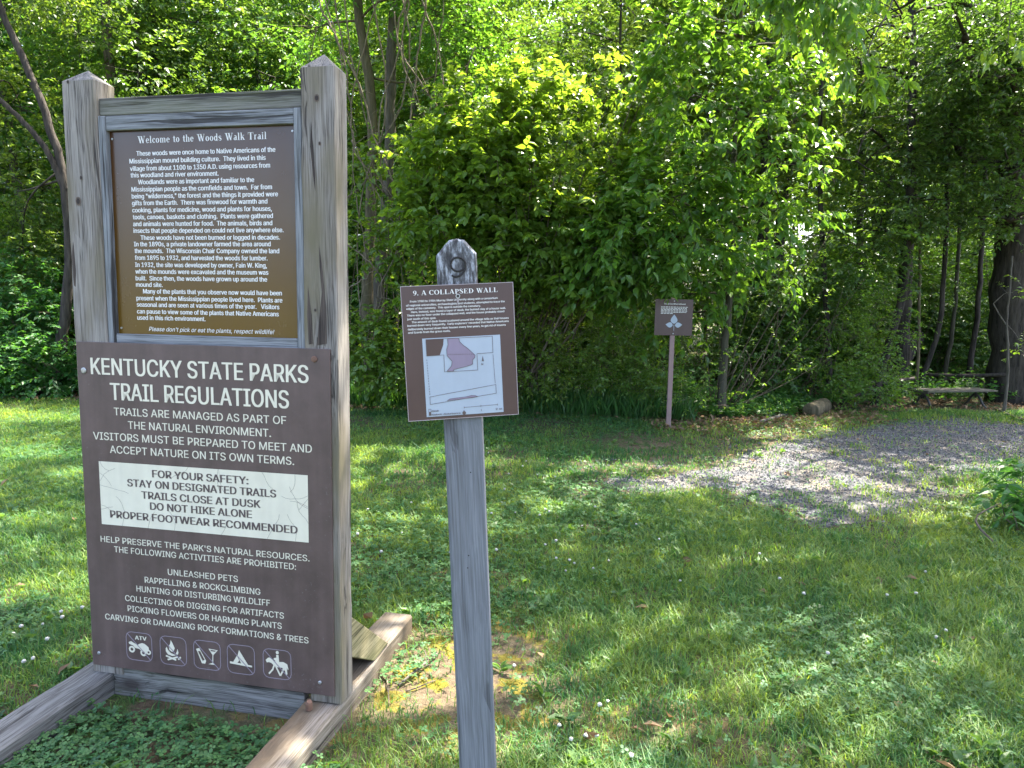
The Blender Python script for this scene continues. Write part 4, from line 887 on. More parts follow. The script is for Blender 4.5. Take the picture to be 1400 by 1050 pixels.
plant('hanging_twig', 'thin straight twig with a single leaf tuft hanging near the top right corner', 'branch', at(1385, -60, 4.7), [B(1378, 62, 4.7, 10, 6, .05, 5)],
      'leaf_bright', (.085, .042, 'full', 6), .12, 44, trunks=[(path_px([(1385, -60), (1382, 10), (1378, 55)], 4.7), .004, .002)], bark='bark_pale', br=.002, sub=0, hang=.9, droop=.5, stem_r=.0015, lo=0)
# --- left-hand woods
FT = [(path_px([(78, 556), (84, 465), (93, 400), (96, 330), (90, 255), (72, 180), (45, 110), (22, 60), (0, 10), (-30, -80)], 10), .082, .036), (path_px([(91, 262), (62, 200), (25, 160), (-12, 125), (-70, 80)], np.linspace(10, 9.7, 5)), .046, .024)]
plant('forked_tree', 'leaning grey tree forking low at the left end of the wood edge', 'tree', gnd(78, 554), [B(-30, -40, 10.2, 90, 60, .8, 220), B(60, -30, 10.6, 90, 50, .8, 220), B(-60, 80, 10, 60, 60, .7, 160), B(30, 150, 10.8, 60, 50, .6, 130), B(20, 260, 10.8, 60, 50, .6, 140), B(30, 340, 10.8, 60, 50, .6, 140)], 'leaf_wood', (.08, .05, 'kite', 9), .42, 51, trunks=FT, br=.018, bark='bark_dark')
plant('straight_tree', 'pale straight trunk rising behind the left post of the big sign', 'tree', at(150, 540, 12.5) * [1, 1, 0], [B(150, -50, 12.4, 90, 50, .9, 200), B(100, 60, 12.6, 60, 50, .7, 140), B(200, 60, 13, 60, 50, .7, 130)], 'leaf_wood', (.085, .052, 'kite', 9), .45, 52, trunks=[(path_px([(158, 545), (156, 300), (152, 120), (146, 40), (138, -100)], 12.5), .11, .07)], bark='bark_tan', br=.025)
plant('bent_tree', 'dark bent trunk above the top rail of the big sign', 'tree', at(215, 540, 13.5) * [1, 1, 0], [B(230, -60, 13.4, 90, 50, .9, 200), B(280, 30, 13.4, 60, 50, .7, 140), B(260, 110, 13.6, 70, 40, .7, 140)], 'leaf_wood', (.085, .052, 'kite', 9), .45, 53, trunks=[(path_px([(225, 540), (222, 300), (214, 110), (205, 50), (210, -20), (215, -120)], 13.5), .13, .08)], bark='bark_dark', br=.025)
plant('vine_hung_tree', 'tan trunk wrapped in bare vines right of the big sign', 'tree', gnd(512, 556) + [0, .9, 0], [B(470, -60, 10.3, 80, 50, .7, 200), B(560, -60, 10.4, 80, 50, .7, 200), B(610, 20, 10.2, 60, 50, .6, 170), B(640, 90, 10.3, 50, 40, .5, 130), B(430, 40, 10.6, 50, 40, .6, 110),
      ((-2.4, 8.8, 6.4), (1.1, .9, .6), 170), ((-1.2, 8.4, 6.1), (1.0, .8, .5), 170), ((-.2, 8.3, 6.0), (.9, .8, .5), 160), ((-.6, 9.6, 6.9), (1.2, .8, .6), 170), ((.8, 9.2, 6.6), (1.1, .9, .6), 170), ((-3.2, 10, 7), (1.2, 1, .6), 150)], 'leaf_mid', (.085, .055, 'kite', 9), .42, 54, trunks=[(path_px([(505, 552), (502, 420), (506, 300), (512, 190), (505, 110), (492, 30), (478, -80)], 10.2), .095, .06)], bark='bark_tan', br=.02)
plant('leaning_tree', 'grey-brown trunk leaning beside the vine-wrapped one', 'tree', gnd(520, 554) + [0, 1.2, 0], [B(540, -80, 10.7, 70, 40, .7, 140), B(600, -50, 10.8, 70, 40, .7, 140)], 'leaf_wood', (.085, .055, 'kite', 9), .42, 55, trunks=[(path_px([(512, 548), (520, 380), (530, 250), (534, 120), (540, 0), (546, -90)], 10.6), .10, .065)], bark='bark_pale', br=.02)
# --- background trees: a few kinds, copied
def proto(seed, H, crown0, R, nb, ntw, mat, leaf, r0, bark):
    rng = np.random.default_rng(seed); blobs = []
    for k in range(nb):
        z = crown0 + (H - crown0) * (k + .5) / nb; f = math.sin(math.pi * min(1, .18 + .8 * (k + .5) / nb)); a = k * 2.4 + rng.uniform(-.5, .5)
        rr_ = R * f * rng.uniform(.35, .75)
        blobs.append(((rr_ * math.cos(a), rr_ * math.sin(a), z), (R * .55, R * .55, R * .38), ntw))
    lean = rng.normal(0, .25, 2)
    root = plant('forest_tree', 'x', 'tree', (0, 0, 0), blobs, mat, leaf, .55, seed + 100, trunks=[(np.array([(0, 0, -.05), (lean[0] * .3, lean[1] * .3, H * .35), (lean[0], lean[1], H * .7), (lean[0] * .8, lean[1], H * .97)]), r0, r0 * .25)], bark=bark, br=r0 * .28, wells=False, flat=.55, tw=False, sub=3)
    return root
def copy_tree(o):
    c = o.copy(); COL.objects.link(c)
    for ch in [x for x in COL.objects if x.parent == o]:
        d = ch.copy(); COL.objects.link(d); d.parent = c
    return c
PR = [proto(61, 8.5, 1.6, 2.0, 15, 150, 'leaf_wood', (.105, .062, 'kite', 9), .10, 'bark'), proto(62, 9.5, 2.6, 2.3, 15, 160, 'leaf_wood', (.110, .066, 'kite', 9), .12, 'bark_dark'),
      proto(63, 7.5, 1.0, 1.8, 14, 140, 'leaf_mid', (.105, .060, 'kite', 9), .07, 'bark_pale'), proto(64, 9.0, 3.2, 2.2, 13, 150, 'leaf_mid', (.110, .064, 'kite', 9), .13, 'bark_dark')]
rng = np.random.default_rng(77)
LB = ['bright-crowned forest tree standing deep among the others behind the edge', 'dark-trunked forest tree standing deep among the others behind the edge',
      'low-branched slender forest tree deep among the others behind the edge', 'high-branched dark forest tree deep among the others behind the edge']
spots = []
for row, (y0, step) in enumerate(((13.8, 2.2), (16.5, 2.6), (20, 3.1), (24.5, 3.8), (30, 4.6))):
    half = y0 * .82 + 2
    for x in np.arange(-half, half, step): spots.append((x + rng.uniform(-.7, .7) + (row % 2) * step / 2, y0 + rng.uniform(-.9, .9), row))
first = [True] * 4
for (x, y, row) in spots:
    right = x > .30 * y
    k = rng.choice([1, 3]) if right and row < 3 else rng.choice([0, 1, 2])
    if right and row < 1 and x > .42 * y: continue
    s = rng.uniform(.85, 1.15) * (1 + .07 * row)
    o = PR[k] if first[k] else copy_tree(PR[k]); first[k] = False
    o.location = (x, y, 0); o.rotation_euler = (0, 0, rng.uniform(0, 6.28)); o.scale = (s, s, s * rng.uniform(.95, 1.1))
    tag(o, LB[k], 'tree', 'trees filling the wood behind the edge')
# understorey saplings
def sproto(seed, H, R, nb, ntw, mat, leaf):
    rng = np.random.default_rng(seed)
    blobs = [((rng.normal(0, R * .45), rng.normal(0, R * .45), H * (.15 + .8 * (k + .5) / nb)), (R * .6, R * .6, H * .17), ntw) for k in range(nb)]
    return plant('understorey_shrub', 'x', 'shrub', (0, 0, 0), blobs, mat, leaf, .38, seed, bark='twig', br=.012, woody=SH, sub=2, wells=False, flat=.6, tw=False)
SP = [sproto(71, 2.8, 1.0, 7, 130, 'leaf_wood', (.085, .05, 'kite', 9)), sproto(72, 3.6, 1.1, 8, 130, 'leaf_mid', (.085, .05, 'kite', 9)), sproto(73, 2.0, 1.0, 6, 120, 'leaf_dark', (.075, .042, 'kite', 9))]
SL = ['bright understorey shrub half hidden among the trees behind the edge', 'tall mid-green understorey shrub among the trees behind the edge', 'low dark understorey shrub among the trees behind the edge']
first = [True] * 3
for row, (y0, step) in enumerate(((11.6, 1.5), (13.6, 1.8), (16, 2.4), (19, 3.0), (23, 3.5))):
    half = y0 * .8 + 1.5
    for x in np.arange(-half, half, step):
        x += rng.uniform(-.5, .5); y = y0 + rng.uniform(-.6, .6)
        if .38 * y < x and row < 1: continue
        low = .38 * y < x and row == 1
        k = 2 if low else rng.choice([0, 1, 2], p=[.45, .35, .2]); s = rng.uniform(.8, 1.25)
        o = SP[k] if first[k] else copy_tree(SP[k]); first[k] = False
        o.location = (x, y, 0); o.rotation_euler = (0, 0, rng.uniform(0, 6.28)); o.scale = (s, s, s)
        tag(o, SL[k], 'shrub', 'understorey shrubs behind the edge')
for k_, (x, y, s) in enumerate(((5.6, 13.0, 1.2), (6.8, 13.6, 1.1), (7.9, 13.2, 1.25), (9.2, 13.4, 1.2), (6.2, 15.0, 1.5), (7.6, 15.2, 1.5), (9.0, 15.4, 1.5), (10.4, 15, 1.5), (4.9, 12.4, 1.0))):
    o = copy_tree(SP[2 if k_ % 3 else 1]); o.location = (x, y, 0); o.rotation_euler = (0, 0, 1.7 * k_); o.scale = (s, s, s * (.8 if k_ % 3 else .6)); tag(o, SL[2 if k_ % 3 else 1], 'shrub', 'understorey shrubs behind the edge')
# thin dark trunks standing in the shade beyond the path
def pole(label, pts, Y, r, bark='bark_dark', seed=1):
    P = path_px(pts, Y); rng = np.random.default_rng(seed); b = P[0] * [1, 1, 0]
    root = thing('slender_trunk_tree', label, 'tree', b); mb = MB(); P = np.concatenate([[b], P]); X = limb(mb, P, r, r * .7, 26, 8, rng, r * .12, .3)
    top = X[-1]; blobs = [(top + [rng.normal(0, .6), rng.normal(0, .6), rng.uniform(-.6, .8)], (.8, .8, .35), 110) for _ in range(4)]
    branches_to(rng, mb, X, blobs, r * .4, 3, .6)
    fb = foliage(rng, blobs, .5, .085, .05, 9, flat=.35)
    for q in (mb, fb):
        for i in range(len(q.V)): q.V[i] = q.V[i] - b
    mb.build('trunk', M[bark], root, smooth=True); fb.build('crown', M['leaf_dark'], root)
pole('thin pale trunk just left of the bench', [(1254, 520), (1256, 470), (1257, 400), (1258, 300), (1256, 150)], 10.6, .024, 'bark_tan', 1)
pole('dark slender trunk curving up behind the bench', [(1258, 525), (1275, 480), (1287, 440), (1290, 380), (1295, 300), (1296, 120)], 11.2, .040, 'bark_dark', 2)
pole('slender trunk leaning right above the bench', [(1286, 535), (1296, 490), (1305, 430), (1310, 350), (1318, 250), (1322, 100)], 12.2, .036, 'bark', 3)
pole('dark trunk between the bench and the massive tree', [(1320, 535), (1326, 500), (1334, 450), (1340, 380), (1346, 250), (1350, 100)], 12.0, .045, 'bark_dark', 4)
pole('leaning dark trunk above the fallen log', [(1195, 540), (1215, 470), (1232, 420), (1240, 360), (1246, 250), (1250, 60)], 10.4, .06, 'bark_dark', 5)
pole('straight dark trunk deep in the shade left of the path end', [(1170, 545), (1172, 480), (1174, 400), (1176, 300), (1180, 100)], 13, .07, 'bark_dark', 6)
# bare vines
VP = [[(470, -40), (478, 60), (500, 150), (520, 240), (560, 290), (600, 330), (620, 400)], [(440, -30), (470, 60), (476, 140), (500, 230), (540, 300), (570, 380), (560, 500)], [(560, -30), (550, 70), (520, 160), (530, 260), (545, 330), (530, 420), (515, 540)],
      [(450, 30), (490, 110), (510, 190), (545, 250), (555, 330), (520, 400), (525, 460), (500, 545)], [(585, -20), (570, 90), (560, 180), (570, 260), (590, 340), (600, 430)], [(500, -40), (520, 60), (526, 160), (490, 260), (486, 360), (495, 470), (490, 545)],
      [(540, 20), (556, 110), (575, 170), (600, 240), (640, 290), (660, 360)], [(480, 190), (520, 260), (560, 300), (590, 380), (596, 470)], [(530, -40), (500, 60), (485, 150), (495, 260), (520, 340), (510, 440), (530, 540)], [(610, -30), (600, 60), (590, 140), (560, 210), (540, 300), (550, 420), (545, 540)],
      [(420, -30), (452, 40), (468, 120), (480, 200)], [(470, 330), (500, 350), (524, 380), (520, 420), (500, 470), (488, 520)], [(475, 395), (505, 372), (530, 350), (560, 372), (590, 395)], [(650, 60), (620, 130), (600, 190), (580, 290), (575, 420)]]
_r = np.random.default_rng(88)
for _ in range(6):
    x0 = _r.uniform(455, 600); VP.append([(x0 + _r.normal(0, 30) + (x0 - 520) * .2 * k_, -40 + 95 * k_ + _r.normal(0, 12)) for k_ in range(_r.integers(4, 7))])
for i, P in enumerate(VP):
    rng = np.random.default_rng(300 + i); Y = 8.75 + .6 * rng.uniform(); r = rng.uniform(.006, .013)
    W = smooth_path(path_px(P, Y) , 34); W += np.cumsum(rng.normal(0, .012, W.shape), 0); base = W[-1].copy()
    mb = MB(); mb.tube(W - base, np.linspace(r, r * .6, 34), 5)
    for _ in range(5):
        k = rng.integers(6, 30); d = nrm(rng.normal(0, 1, 3)) * rng.uniform(.15, .45)
        mb.tube(smooth_path([W[k] - base, W[k] - base + d * .5 + rng.normal(0, .05, 3), W[k] - base + d], 6), [r * .5, r * .45, r * .4, r * .35, r * .3, r * .2], 4)
    o = mb.build('woody_vine', M['vine'], loc=base, smooth=True); tag(o, 'bare woody vine looping down over the vine-wrapped trunk and its neighbour', 'vine', 'bare vines tangled between the big sign and the marker post')
# distant wood seen as one mass
rng = np.random.default_rng(9); n = 9000
O = np.stack([rng.uniform(-44, 46, n), rng.uniform(35, 46, n), rng.uniform(0, 1, n) ** .9 * 19 + .2], 1)
mb = MB(); mb.add(*leaves(rng, O, nrm(rng.normal(0, 1, (n, 3)) * [1, 1, .4]), np.full(n, 1.2), 10, .30, .19))
for k in range(60):
    x = rng.uniform(-44, 46); y = rng.uniform(34, 44)
o = mb.build('far_woods', M['leaf_wood']); tag(o, 'green wood filling the distance behind the trees', 'woods', kind='stuff')
# ------------------------------------------------------------------ ground
def pxpoly(pts): return np.array([gnd(x, y)[:2] for x, y in pts])
PATH = pxpoly([(1480, 588), (1400, 583), (1310, 572), (1230, 576), (1150, 590), (1060, 604), (960, 622), (880, 640), (838, 662), (900, 676), (980, 690), (1050, 712), (1130, 728), (1190, 722), (1235, 694), (1300, 660), (1400, 628), (1500, 612)])
def in_poly(x, y, P):
    r = np.zeros(x.shape, bool); j = len(P) - 1
    for i in range(len(P)):
        xi, yi, xj, yj = *P[i], *P[j]
        r ^= ((yi > y) != (yj > y)) & (x < (xj - xi) * (y - yi) / (yj - yi + 1e-12) + xi); j = i
    return r
def dist_poly(x, y, P):
    d = np.full(x.shape, 1e9)
    for i in range(len(P)):
        a, b = P[i - 1], P[i]; ab = b - a; t = np.clip(((x - a[0]) * ab[0] + (y - a[1]) * ab[1]) / (ab @ ab), 0, 1)
        d = np.minimum(d, np.hypot(x - a[0] - t * ab[0], y - a[1] - t * ab[1]))
    return d
def edge_y(x):                                       # where lawn turns into wood
    return np.interp(x, [-9, -6, -3, -1.5, 0, 1, 2.2, 3.2, 4.2, 5.5, 7, 9], [9.9, 9.5, 9.3, 9.2, 9.0, 8.8, 8.5, 8.7, 9.2, 9.9, 10.2, 10.2])
kc = lambda u, w_: np.array([-1.459, 2.3697]) + u * np.array([math.cos(YAW), math.sin(YAW)]) + w_ * np.array([math.sin(YAW), -math.cos(YAW)])
def kuw(x, y):
    dx, dy = x + 1.459, y - 2.3697
    return dx * math.cos(YAW) + dy * math.sin(YAW), dx * math.sin(YAW) - dy * math.cos(YAW)

m, nt, b = new_mat('lawn_soil'); M['lawn_soil'] = m
v = coords(nt); sp = nt.nodes.new("ShaderNodeSeparateXYZ"); nt.links.new(v, sp.inputs[0])
n1 = noise(nt, v, 1.3, 5); n2 = noise(nt, v, 28, 5, .7); n3 = noise(nt, v, 7, 4, .6); n4 = noise(nt, v, 160, 3, .7)
soil = ramp(nt, n2, [(.3, (.030, .022, .016)), (.55, (.085, .062, .042)), (.75, (.15, .115, .080))])
thatch = ramp(nt, n2, [(.3, (.022, .040, .012)), (.55, (.055, .085, .024)), (.78, (.12, .12, .055))])
col = mixc(nt, ramp(nt, n3, [(.42, (0, 0, 0)), (.56, (1, 1, 1))]), thatch, soil)
cg = gnd(575, 920); cg2 = gnd(640, 1010)
ds = nt.nodes.new("ShaderNodeVectorMath"); ds.operation = 'DISTANCE'; nt.links.new(v, ds.inputs[0]); ds.inputs[1].default_value = (float(cg[0]) + .15, float(cg[1]), 0)
near = mth(nt, 'SUBTRACT', 1.15, ds.outputs['Value'], True)
mossm = mth(nt, 'MULTIPLY', near, ramp(nt, n3, [(.50, (0, 0, 0)), (.56, (1, 1, 1))]))
moss = ramp(nt, n4, [(.3, (.085, .076, .012)), (.6, (.18, .148, .020)), (.8, (.24, .20, .04))])
tan = ramp(nt, n2, [(.3, (.06, .043, .028)), (.55, (.135, .10, .066)), (.75, (.22, .175, .12))])
col = mixc(nt, mth(nt, 'MULTIPLY', near, 1.0), col, tan)
col = mixc(nt, mossm, col, moss)
ds2 = nt.nodes.new("ShaderNodeVectorMath"); ds2.operation = 'DISTANCE'; nt.links.new(v, ds2.inputs[0]); ds2.inputs[1].default_value = (1.9, 6.6, 0)
near2 = mth(nt, 'MULTIPLY', mth(nt, 'SUBTRACT', 1.6, ds2.outputs['Value'], True), ramp(nt, n3, [(.40, (0, 0, 0)), (.55, (1, 1, 1))]))
col = mixc(nt, near2, col, tan)
litter = ramp(nt, n2, [(.3, (.024, .018, .012)), (.5, (.060, .043, .026)), (.7, (.12, .088, .055))])
green = ramp(nt, n2, [(.3, (.02, .045, .012)), (.7, (.06, .11, .03))])
floor_ = mixc(nt, ramp(nt, n1, [(.45, (0, 0, 0)), (.6, (1, 1, 1))]), litter, green)
wm = mth(nt, 'MULTIPLY', mth(nt, 'SUBTRACT', mth(nt, 'ADD', sp.outputs[1], mth(nt, 'MULTIPLY', n1, 1.2)), 9.6), 1.2, True)
col = mixc(nt, wm, col, floor_)
nt.links.new(col, b.inputs['Base Color']); b.inputs['Roughness'].default_value = .95; b.inputs['Specular IOR Level'].default_value = .15
bump(nt, b, mth(nt, 'ADD', n2, mth(nt, 'MULTIPLY', n4, .5)), .9, .02)
mb = MB(); g = [-240, -120, -60, -30, -15, -8, -4, -2, 0, 2, 4, 6, 8, 10, 12, 15, 20, 30, 60, 120, 240]
G = np.array([(x, y, 0) for y in g for x in g], float); n = len(g)
mb.add(G, np.array([(j * n + i, j * n + i + 1, (j + 1) * n + i + 1, (j + 1) * n + i) for j in range(n - 1) for i in range(n - 1)]))
tag(mb.build('ground', M['lawn_soil']), kind='structure')

m, nt, b = new_mat('gravel'); M['gravel'] = m
v = coords(nt); vo = nt.nodes.new("ShaderNodeTexVoronoi"); vo.inputs['Scale'].default_value = 85; nt.links.new(v, vo.inputs['Vector'])
sc_ = nt.nodes.new("ShaderNodeSeparateColor"); nt.links.new(vo.outputs['Color'], sc_.inputs[0])
n1 = noise(nt, v, 3.0, 5); 
col = ramp(nt, sc_.outputs[0], [(0, (.026, .028, .034)), (.5, (.062, .064, .076)), (1, (.14, .139, .147))])
col = mixc(nt, ramp(nt, n1, [(.42, (0, 0, 0)), (.66, (1, 1, 1))]), col, (.13, .105, .08))
nt.links.new(col, b.inputs['Base Color']); b.inputs['Roughness'].default_value = .9
bump(nt, b, mth(nt, 'SUBTRACT', 1.0, vo.outputs['Distance']), .9, .012)
rng = np.random.default_rng(4)
PW1, PW2 = wob(rng, 9, 4.0), wob(rng, 9, 11.0)
def gravel_at(x, y):                                 # how far inside the ragged gravel patch, in metres
    sd = dist_poly(x, y, PATH) * np.where(in_poly(x, y, PATH), 1, -1)
    left = np.clip((3.0 - x) / 1.6, 0, 1)
    return sd + PW1(x, y) * (.10 + .22 * left) + PW2(x, y) * (.05 + .10 * left) - .12 * left
cs = .03; gx, gy = np.meshgrid(np.arange(.3, 8.2, cs), np.arange(3.9, 9.6, cs)); gx, gy = gx.ravel(), gy.ravel()
k = gravel_at(gx, gy) > 0; gx, gy = gx[k], gy[k]; h_ = cs / 2
V = np.stack([np.stack([gx + a * h_, gy + b_ * h_, np.full(len(gx), .004)], 1) for a, b_ in ((-1, -1), (1, -1), (1, 1), (-1, 1))], 1).reshape(-1, 3)
mb = MB(); mb.add(V, np.arange(len(gx) * 4).reshape(-1, 4)); tag(mb.build('gravel_path', M['gravel']), kind='structure')
# loose stones
rng = np.random.default_rng(6); n = 60000
x = rng.uniform(.2, 7.5, n); y = rng.uniform(3.8, 9.3, n); gd = gravel_at(x, y); ins = gd > 0; d = np.abs(gd)
wb = wob(rng, 6, 3.0)(x, y)
keep = (ins & (rng.uniform(0, 1, n) < .95)) | (~ins & (d < .55) & (rng.uniform(0, 1, n) < .40 * (1 - d / .55)) )
x, y = x[keep], y[keep]; n = len(x); s = rng.uniform(.004, .011, n) * (1 + .8 * (rng.uniform(0, 1, n) > .95))
oct_ = np.array([(1, 0, 0), (0, 1, 0), (-1, 0, 0), (0, -1, 0), (0, 0, .8), (0, 0, -.4)], float)
V = oct_[None] * rng.uniform(.6, 1.3, (n, 6, 1)) ; a = rng.uniform(0, 6.28, n); ca, sa = np.cos(a)[:, None], np.sin(a)[:, None]
V = np.stack([V[..., 0] * ca - V[..., 1] * sa, V[..., 0] * sa + V[..., 1] * ca, V[..., 2]], -1) * s[:, None, None] + np.stack([x, y, .005 + s * .2], 1)[:, None]
F = np.array([(0, 1, 4), (1, 2, 4), (2, 3, 4), (3, 0, 4), (1, 0, 5), (2, 1, 5), (3, 2, 5), (0, 3, 5)])
m, nt, b = new_mat('stones'); M['stones'] = m
at_ = node(nt, "ShaderNodeAttribute", attribute_name='tone'); q_ = nt.nodes.new("ShaderNodeSeparateColor"); nt.links.new(at_.outputs['Color'], q_.inputs[0])
nt.links.new(ramp(nt, q_.outputs[0], [(0, (.022, .024, .030)), (.5, (.050, .052, .064)), (.85, (.095, .096, .104)), (1, (.21, .207, .208))]), b.inputs['Base Color']); b.inputs['Roughness'].default_value = .8
A = np.repeat(np.column_stack([rng.uniform(0, 1, n)] * 3 + [np.ones(n)]), 6, 0)
mb = MB(); mb.add(V.reshape(-1, 3), (np.arange(n)[:, None, None] * 6 + F).reshape(-1, 3), A)
tag(mb.build('gravel_stones', M['stones']), 'loose grey gravel stones lying on the path', 'gravel', kind='stuff')

# grass blades
def lawn_points(rng, n, y0=1.75, y1=9.9, extra=0):
    u = rng.uniform(0, 1, n); y = y0 + (y1 - y0) * u ** 1.45
    x = rng.uniform(-1, 1, n) * (y * .80 + .5)
    if extra:                                        # thinner turf to the sides and round the photographer's feet
        ye = .5 + 9.2 * rng.uniform(0, 1, extra) ** 1.2; xe = rng.uniform(-1, 1, extra) * (ye * .8 + 3.2)
        k = (np.abs(xe) > ye * .80 + .5) | (ye < y0); x = np.append(x, xe[k]); y = np.append(y, ye[k])
    return x, y
def lawn_keep(rng, x, y):
    u, w_ = kuw(x, y); k = np.ones(len(x))
    gd = gravel_at(x, y); ins = gd > 0; d = np.abs(gd)
    k *= np.where(ins, .03 + .30 * np.exp(-d / .13) + .30 * (PW2(x, y) > .55) * (x < 3.6), np.clip(d / .35, .25, 1))
    # thin lit grass in the gravel's ragged left end
    k *= np.where((x > -.1) & (x < 3.4) & (y > 6.0) & (y < 8.6) & ~ins, .45, 1)
    sk = ((np.abs(u - .866) < .085) | (np.abs(u) < .085)) & (w_ > -.75) & (w_ < 1.05)
    k *= np.where(sk, 0, 1)
    k *= np.where((u > .07) & (u < .80) & (w_ > -.1) & (w_ < 1.05), .10, 1)
    k *= np.where((u > .9) & (u < 1.5) & (w_ > -.75) & (w_ < 1.3), .34, 1)
    e = edge_y(x); k *= np.clip((e + .25 - y) / .5, 0, 1)
    return k
rng = np.random.default_rng(8)
x, y = lawn_points(rng, 540000, extra=420000); N = len(x)
w1, w2_, w3 = wob(rng, 8, 2.2), wob(rng, 8, 6.0), wob(rng, 8, 1.0)
pat = w1(x, y) * .6 + w2_(x, y) * .5
k = lawn_keep(rng, x, y) * np.clip(.90 + pat * .75, .14, 1)
s = rng.uniform(0, 1, N) < k; x, y, pat = x[s], y[s], pat[s]; n = len(x)
far = np.clip(y / 2.4, 1, 4)
wd = .0033 * far ** .65 * rng.uniform(.6, 1.35, n); ht = (.024 + .044 * rng.uniform(0, 1, n) ** 1.6) * (1 + .30 * np.clip(pat, -.8, 1)) * np.where(rng.uniform(0, 1, n) > .97, 1.6, 1)
a = rng.uniform(0, 6.28, n); lean = rng.uniform(.25, 1.35, n)
dx, dy = np.cos(a), np.sin(a); px_, py_ = -dy, dx
z0 = np.zeros(n)
def P_(t, zt, wt, sgn): return np.stack([x + dx * ht * lean * t + px_ * wd * wt * sgn, y + dy * ht * lean * t + py_ * wd * wt * sgn, ht * zt], 1)
V = np.stack([P_(0, 0, .5, 1), P_(0, 0, .5, -1), P_(.28, .55, .45, -1), P_(.28, .55, .45, 1), P_(1.0, .86, 0, 1)], 1)
bi = np.arange(n)[:, None] * 5
tn = np.clip(.42 + .30 * w3(x, y) + .30 * wob(rng, 8, 9)(x, y) + rng.normal(0, .26, n), 0, 1); dry = rng.uniform(0, 1, n) > .985
A = np.repeat(np.column_stack([tn, rng.uniform(0, 1, n), np.clip(rng.normal(.5, .2, n), 0, 1), np.ones(n)]), 5, 0)
mb = MB(); mb.add(V.reshape(-1, 3), [bi + np.array([[0, 1, 2, 3]]), bi + np.array([[3, 2, 4]])], A)
tag(mb.build('lawn_grass', M['grass']), 'short mixed green lawn grass', 'grass', kind='stuff')
# clover and other low ground cover
x, y = lawn_points(rng, 125000, 1.7, 8.8, extra=60000); N = len(x); cp = wob(rng, 8, 1.7)(x, y) + .4 * wob(rng, 8, 5)(x, y)
u, w_ = kuw(x, y); k = lawn_keep(rng, x, y); kz = (u > .07) & (u < .80) & (w_ > .10) & (w_ < 1.1)
k = np.where(kz, np.clip(.72 + .8 * wob(rng, 8, 8)(x, y), .10, 1), np.clip(.18 + .75 * cp, .03, .9) * np.minimum(1, k * 2))
k = np.where((u > .93) & (u < 1.5) & (w_ > -.75) & (w_ < 1.2), np.clip(.04 + .6 * wob(rng, 8, 7)(x, y), 0.01, .4), k)
k = np.where(x < -1.4, np.minimum(1, k * 2), k)
s = rng.uniform(0, 1, N) < k; x, y = x[s], y[s]; n = len(x); h = rng.uniform(.012, .045, n); sz = rng.uniform(.007, .0125, n) * np.clip(y / 2.6, 1, 2) ** .5
pet = []
A0 = rng.uniform(0, 6.28, n); tilt = rng.normal(0, .25, (n, 2))
Vs = []
for j in range(3):
    a = A0 + j * 2.094; dx, dy = np.cos(a), np.sin(a)
    for (r, t) in ((0, 0), (.62, .52), (1.15, .30), (1.15, -.30), (.62, -.52)):
        X = x + sz * (dx * r - dy * t); Y = y + sz * (dy * r + dx * t); Z = h + (X - x) * tilt[:, 0] + (Y - y) * tilt[:, 1] + sz * .15 * abs(t)
        Vs.append(np.stack([X, Y, np.maximum(Z, .003)], 1))
V = np.stack(Vs, 1).reshape(-1, 3); bi = np.arange(n)[:, None] * 15
F = np.concatenate([bi + np.array([[5 * j, 5 * j + 4, 5 * j + 3, 5 * j + 2, 5 * j + 1]])[:, ::-1] for j in range(3)])
A = np.repeat(np.column_stack([rng.uniform(0, 1, n), rng.uniform(0, 1, n), np.clip(rng.normal(.5, .22, n), 0, 1), np.ones(n)]), 15, 0)
mb = MB(); mb.add(V, F, A); tag(mb.build('clover_cover', M['clover']), 'low clover leaves growing through the lawn', 'clover', kind='stuff')
# broad weeds and stray dry leaves in the turf
N = 900; x, y = lawn_points(rng, N, 1.8, 8.5); k = lawn_keep(rng, x, y); s = rng.uniform(0, 1, N) < k * .6; x, y = x[s], y[s]; n = len(x)
mb = MB(); mb.add(*leaves(rng, np.stack([x, y, np.full(n, .004)], 1), nrm(rng.normal(0, .25, (n, 3)) + [0, 0, 1]), np.full(n, .022), 7, .058, .026, 'full', 0, .8, 1.2, -.25))
tag(mb.build('lawn_weeds', M['leaf_weed']), 'flat broad-leaved weeds scattered in the lawn', 'weeds', kind='stuff')
# white clover blooms
M['bloom'] = paint_mat('clover_bloom', (.40, .385, .34), .8, .2)
ico = MB(); rngb = np.random.default_rng(3)
th = np.linspace(0, math.pi, 6)[1:-1]; V = [(0, 0, 1)] + [(math.sin(t) * math.cos(p), math.sin(t) * math.sin(p), math.cos(t)) for t in th for p in np.linspace(0, 6.28, 9)[:-1]] + [(0, 0, -1)]
V = np.array(V) * rngb.uniform(.75, 1.15, (len(V), 1)) * [1, 1, .85]
F3 = [(0, 1 + i, 1 + (i + 1) % 8) for i in range(8)] + [(33, 25 + (i + 1) % 8, 25 + i) for i in range(8)]
F4 = [(1 + 8 * r + i, 9 + 8 * r + i, 9 + 8 * r + (i + 1) % 8, 1 + 8 * r + (i + 1) % 8) for r in range(3) for i in range(8)]
ico.add(V * .0076 + [0, 0, .045], F3 + F4); bl0 = ico.build('clover_flower', M['bloom'])
st = MB(); st.tube([(0, 0, 0), (.002, 0, .03), (0, 0, .043)], .0012, 4); st0 = st.build('stem', M['clover'], bl0)
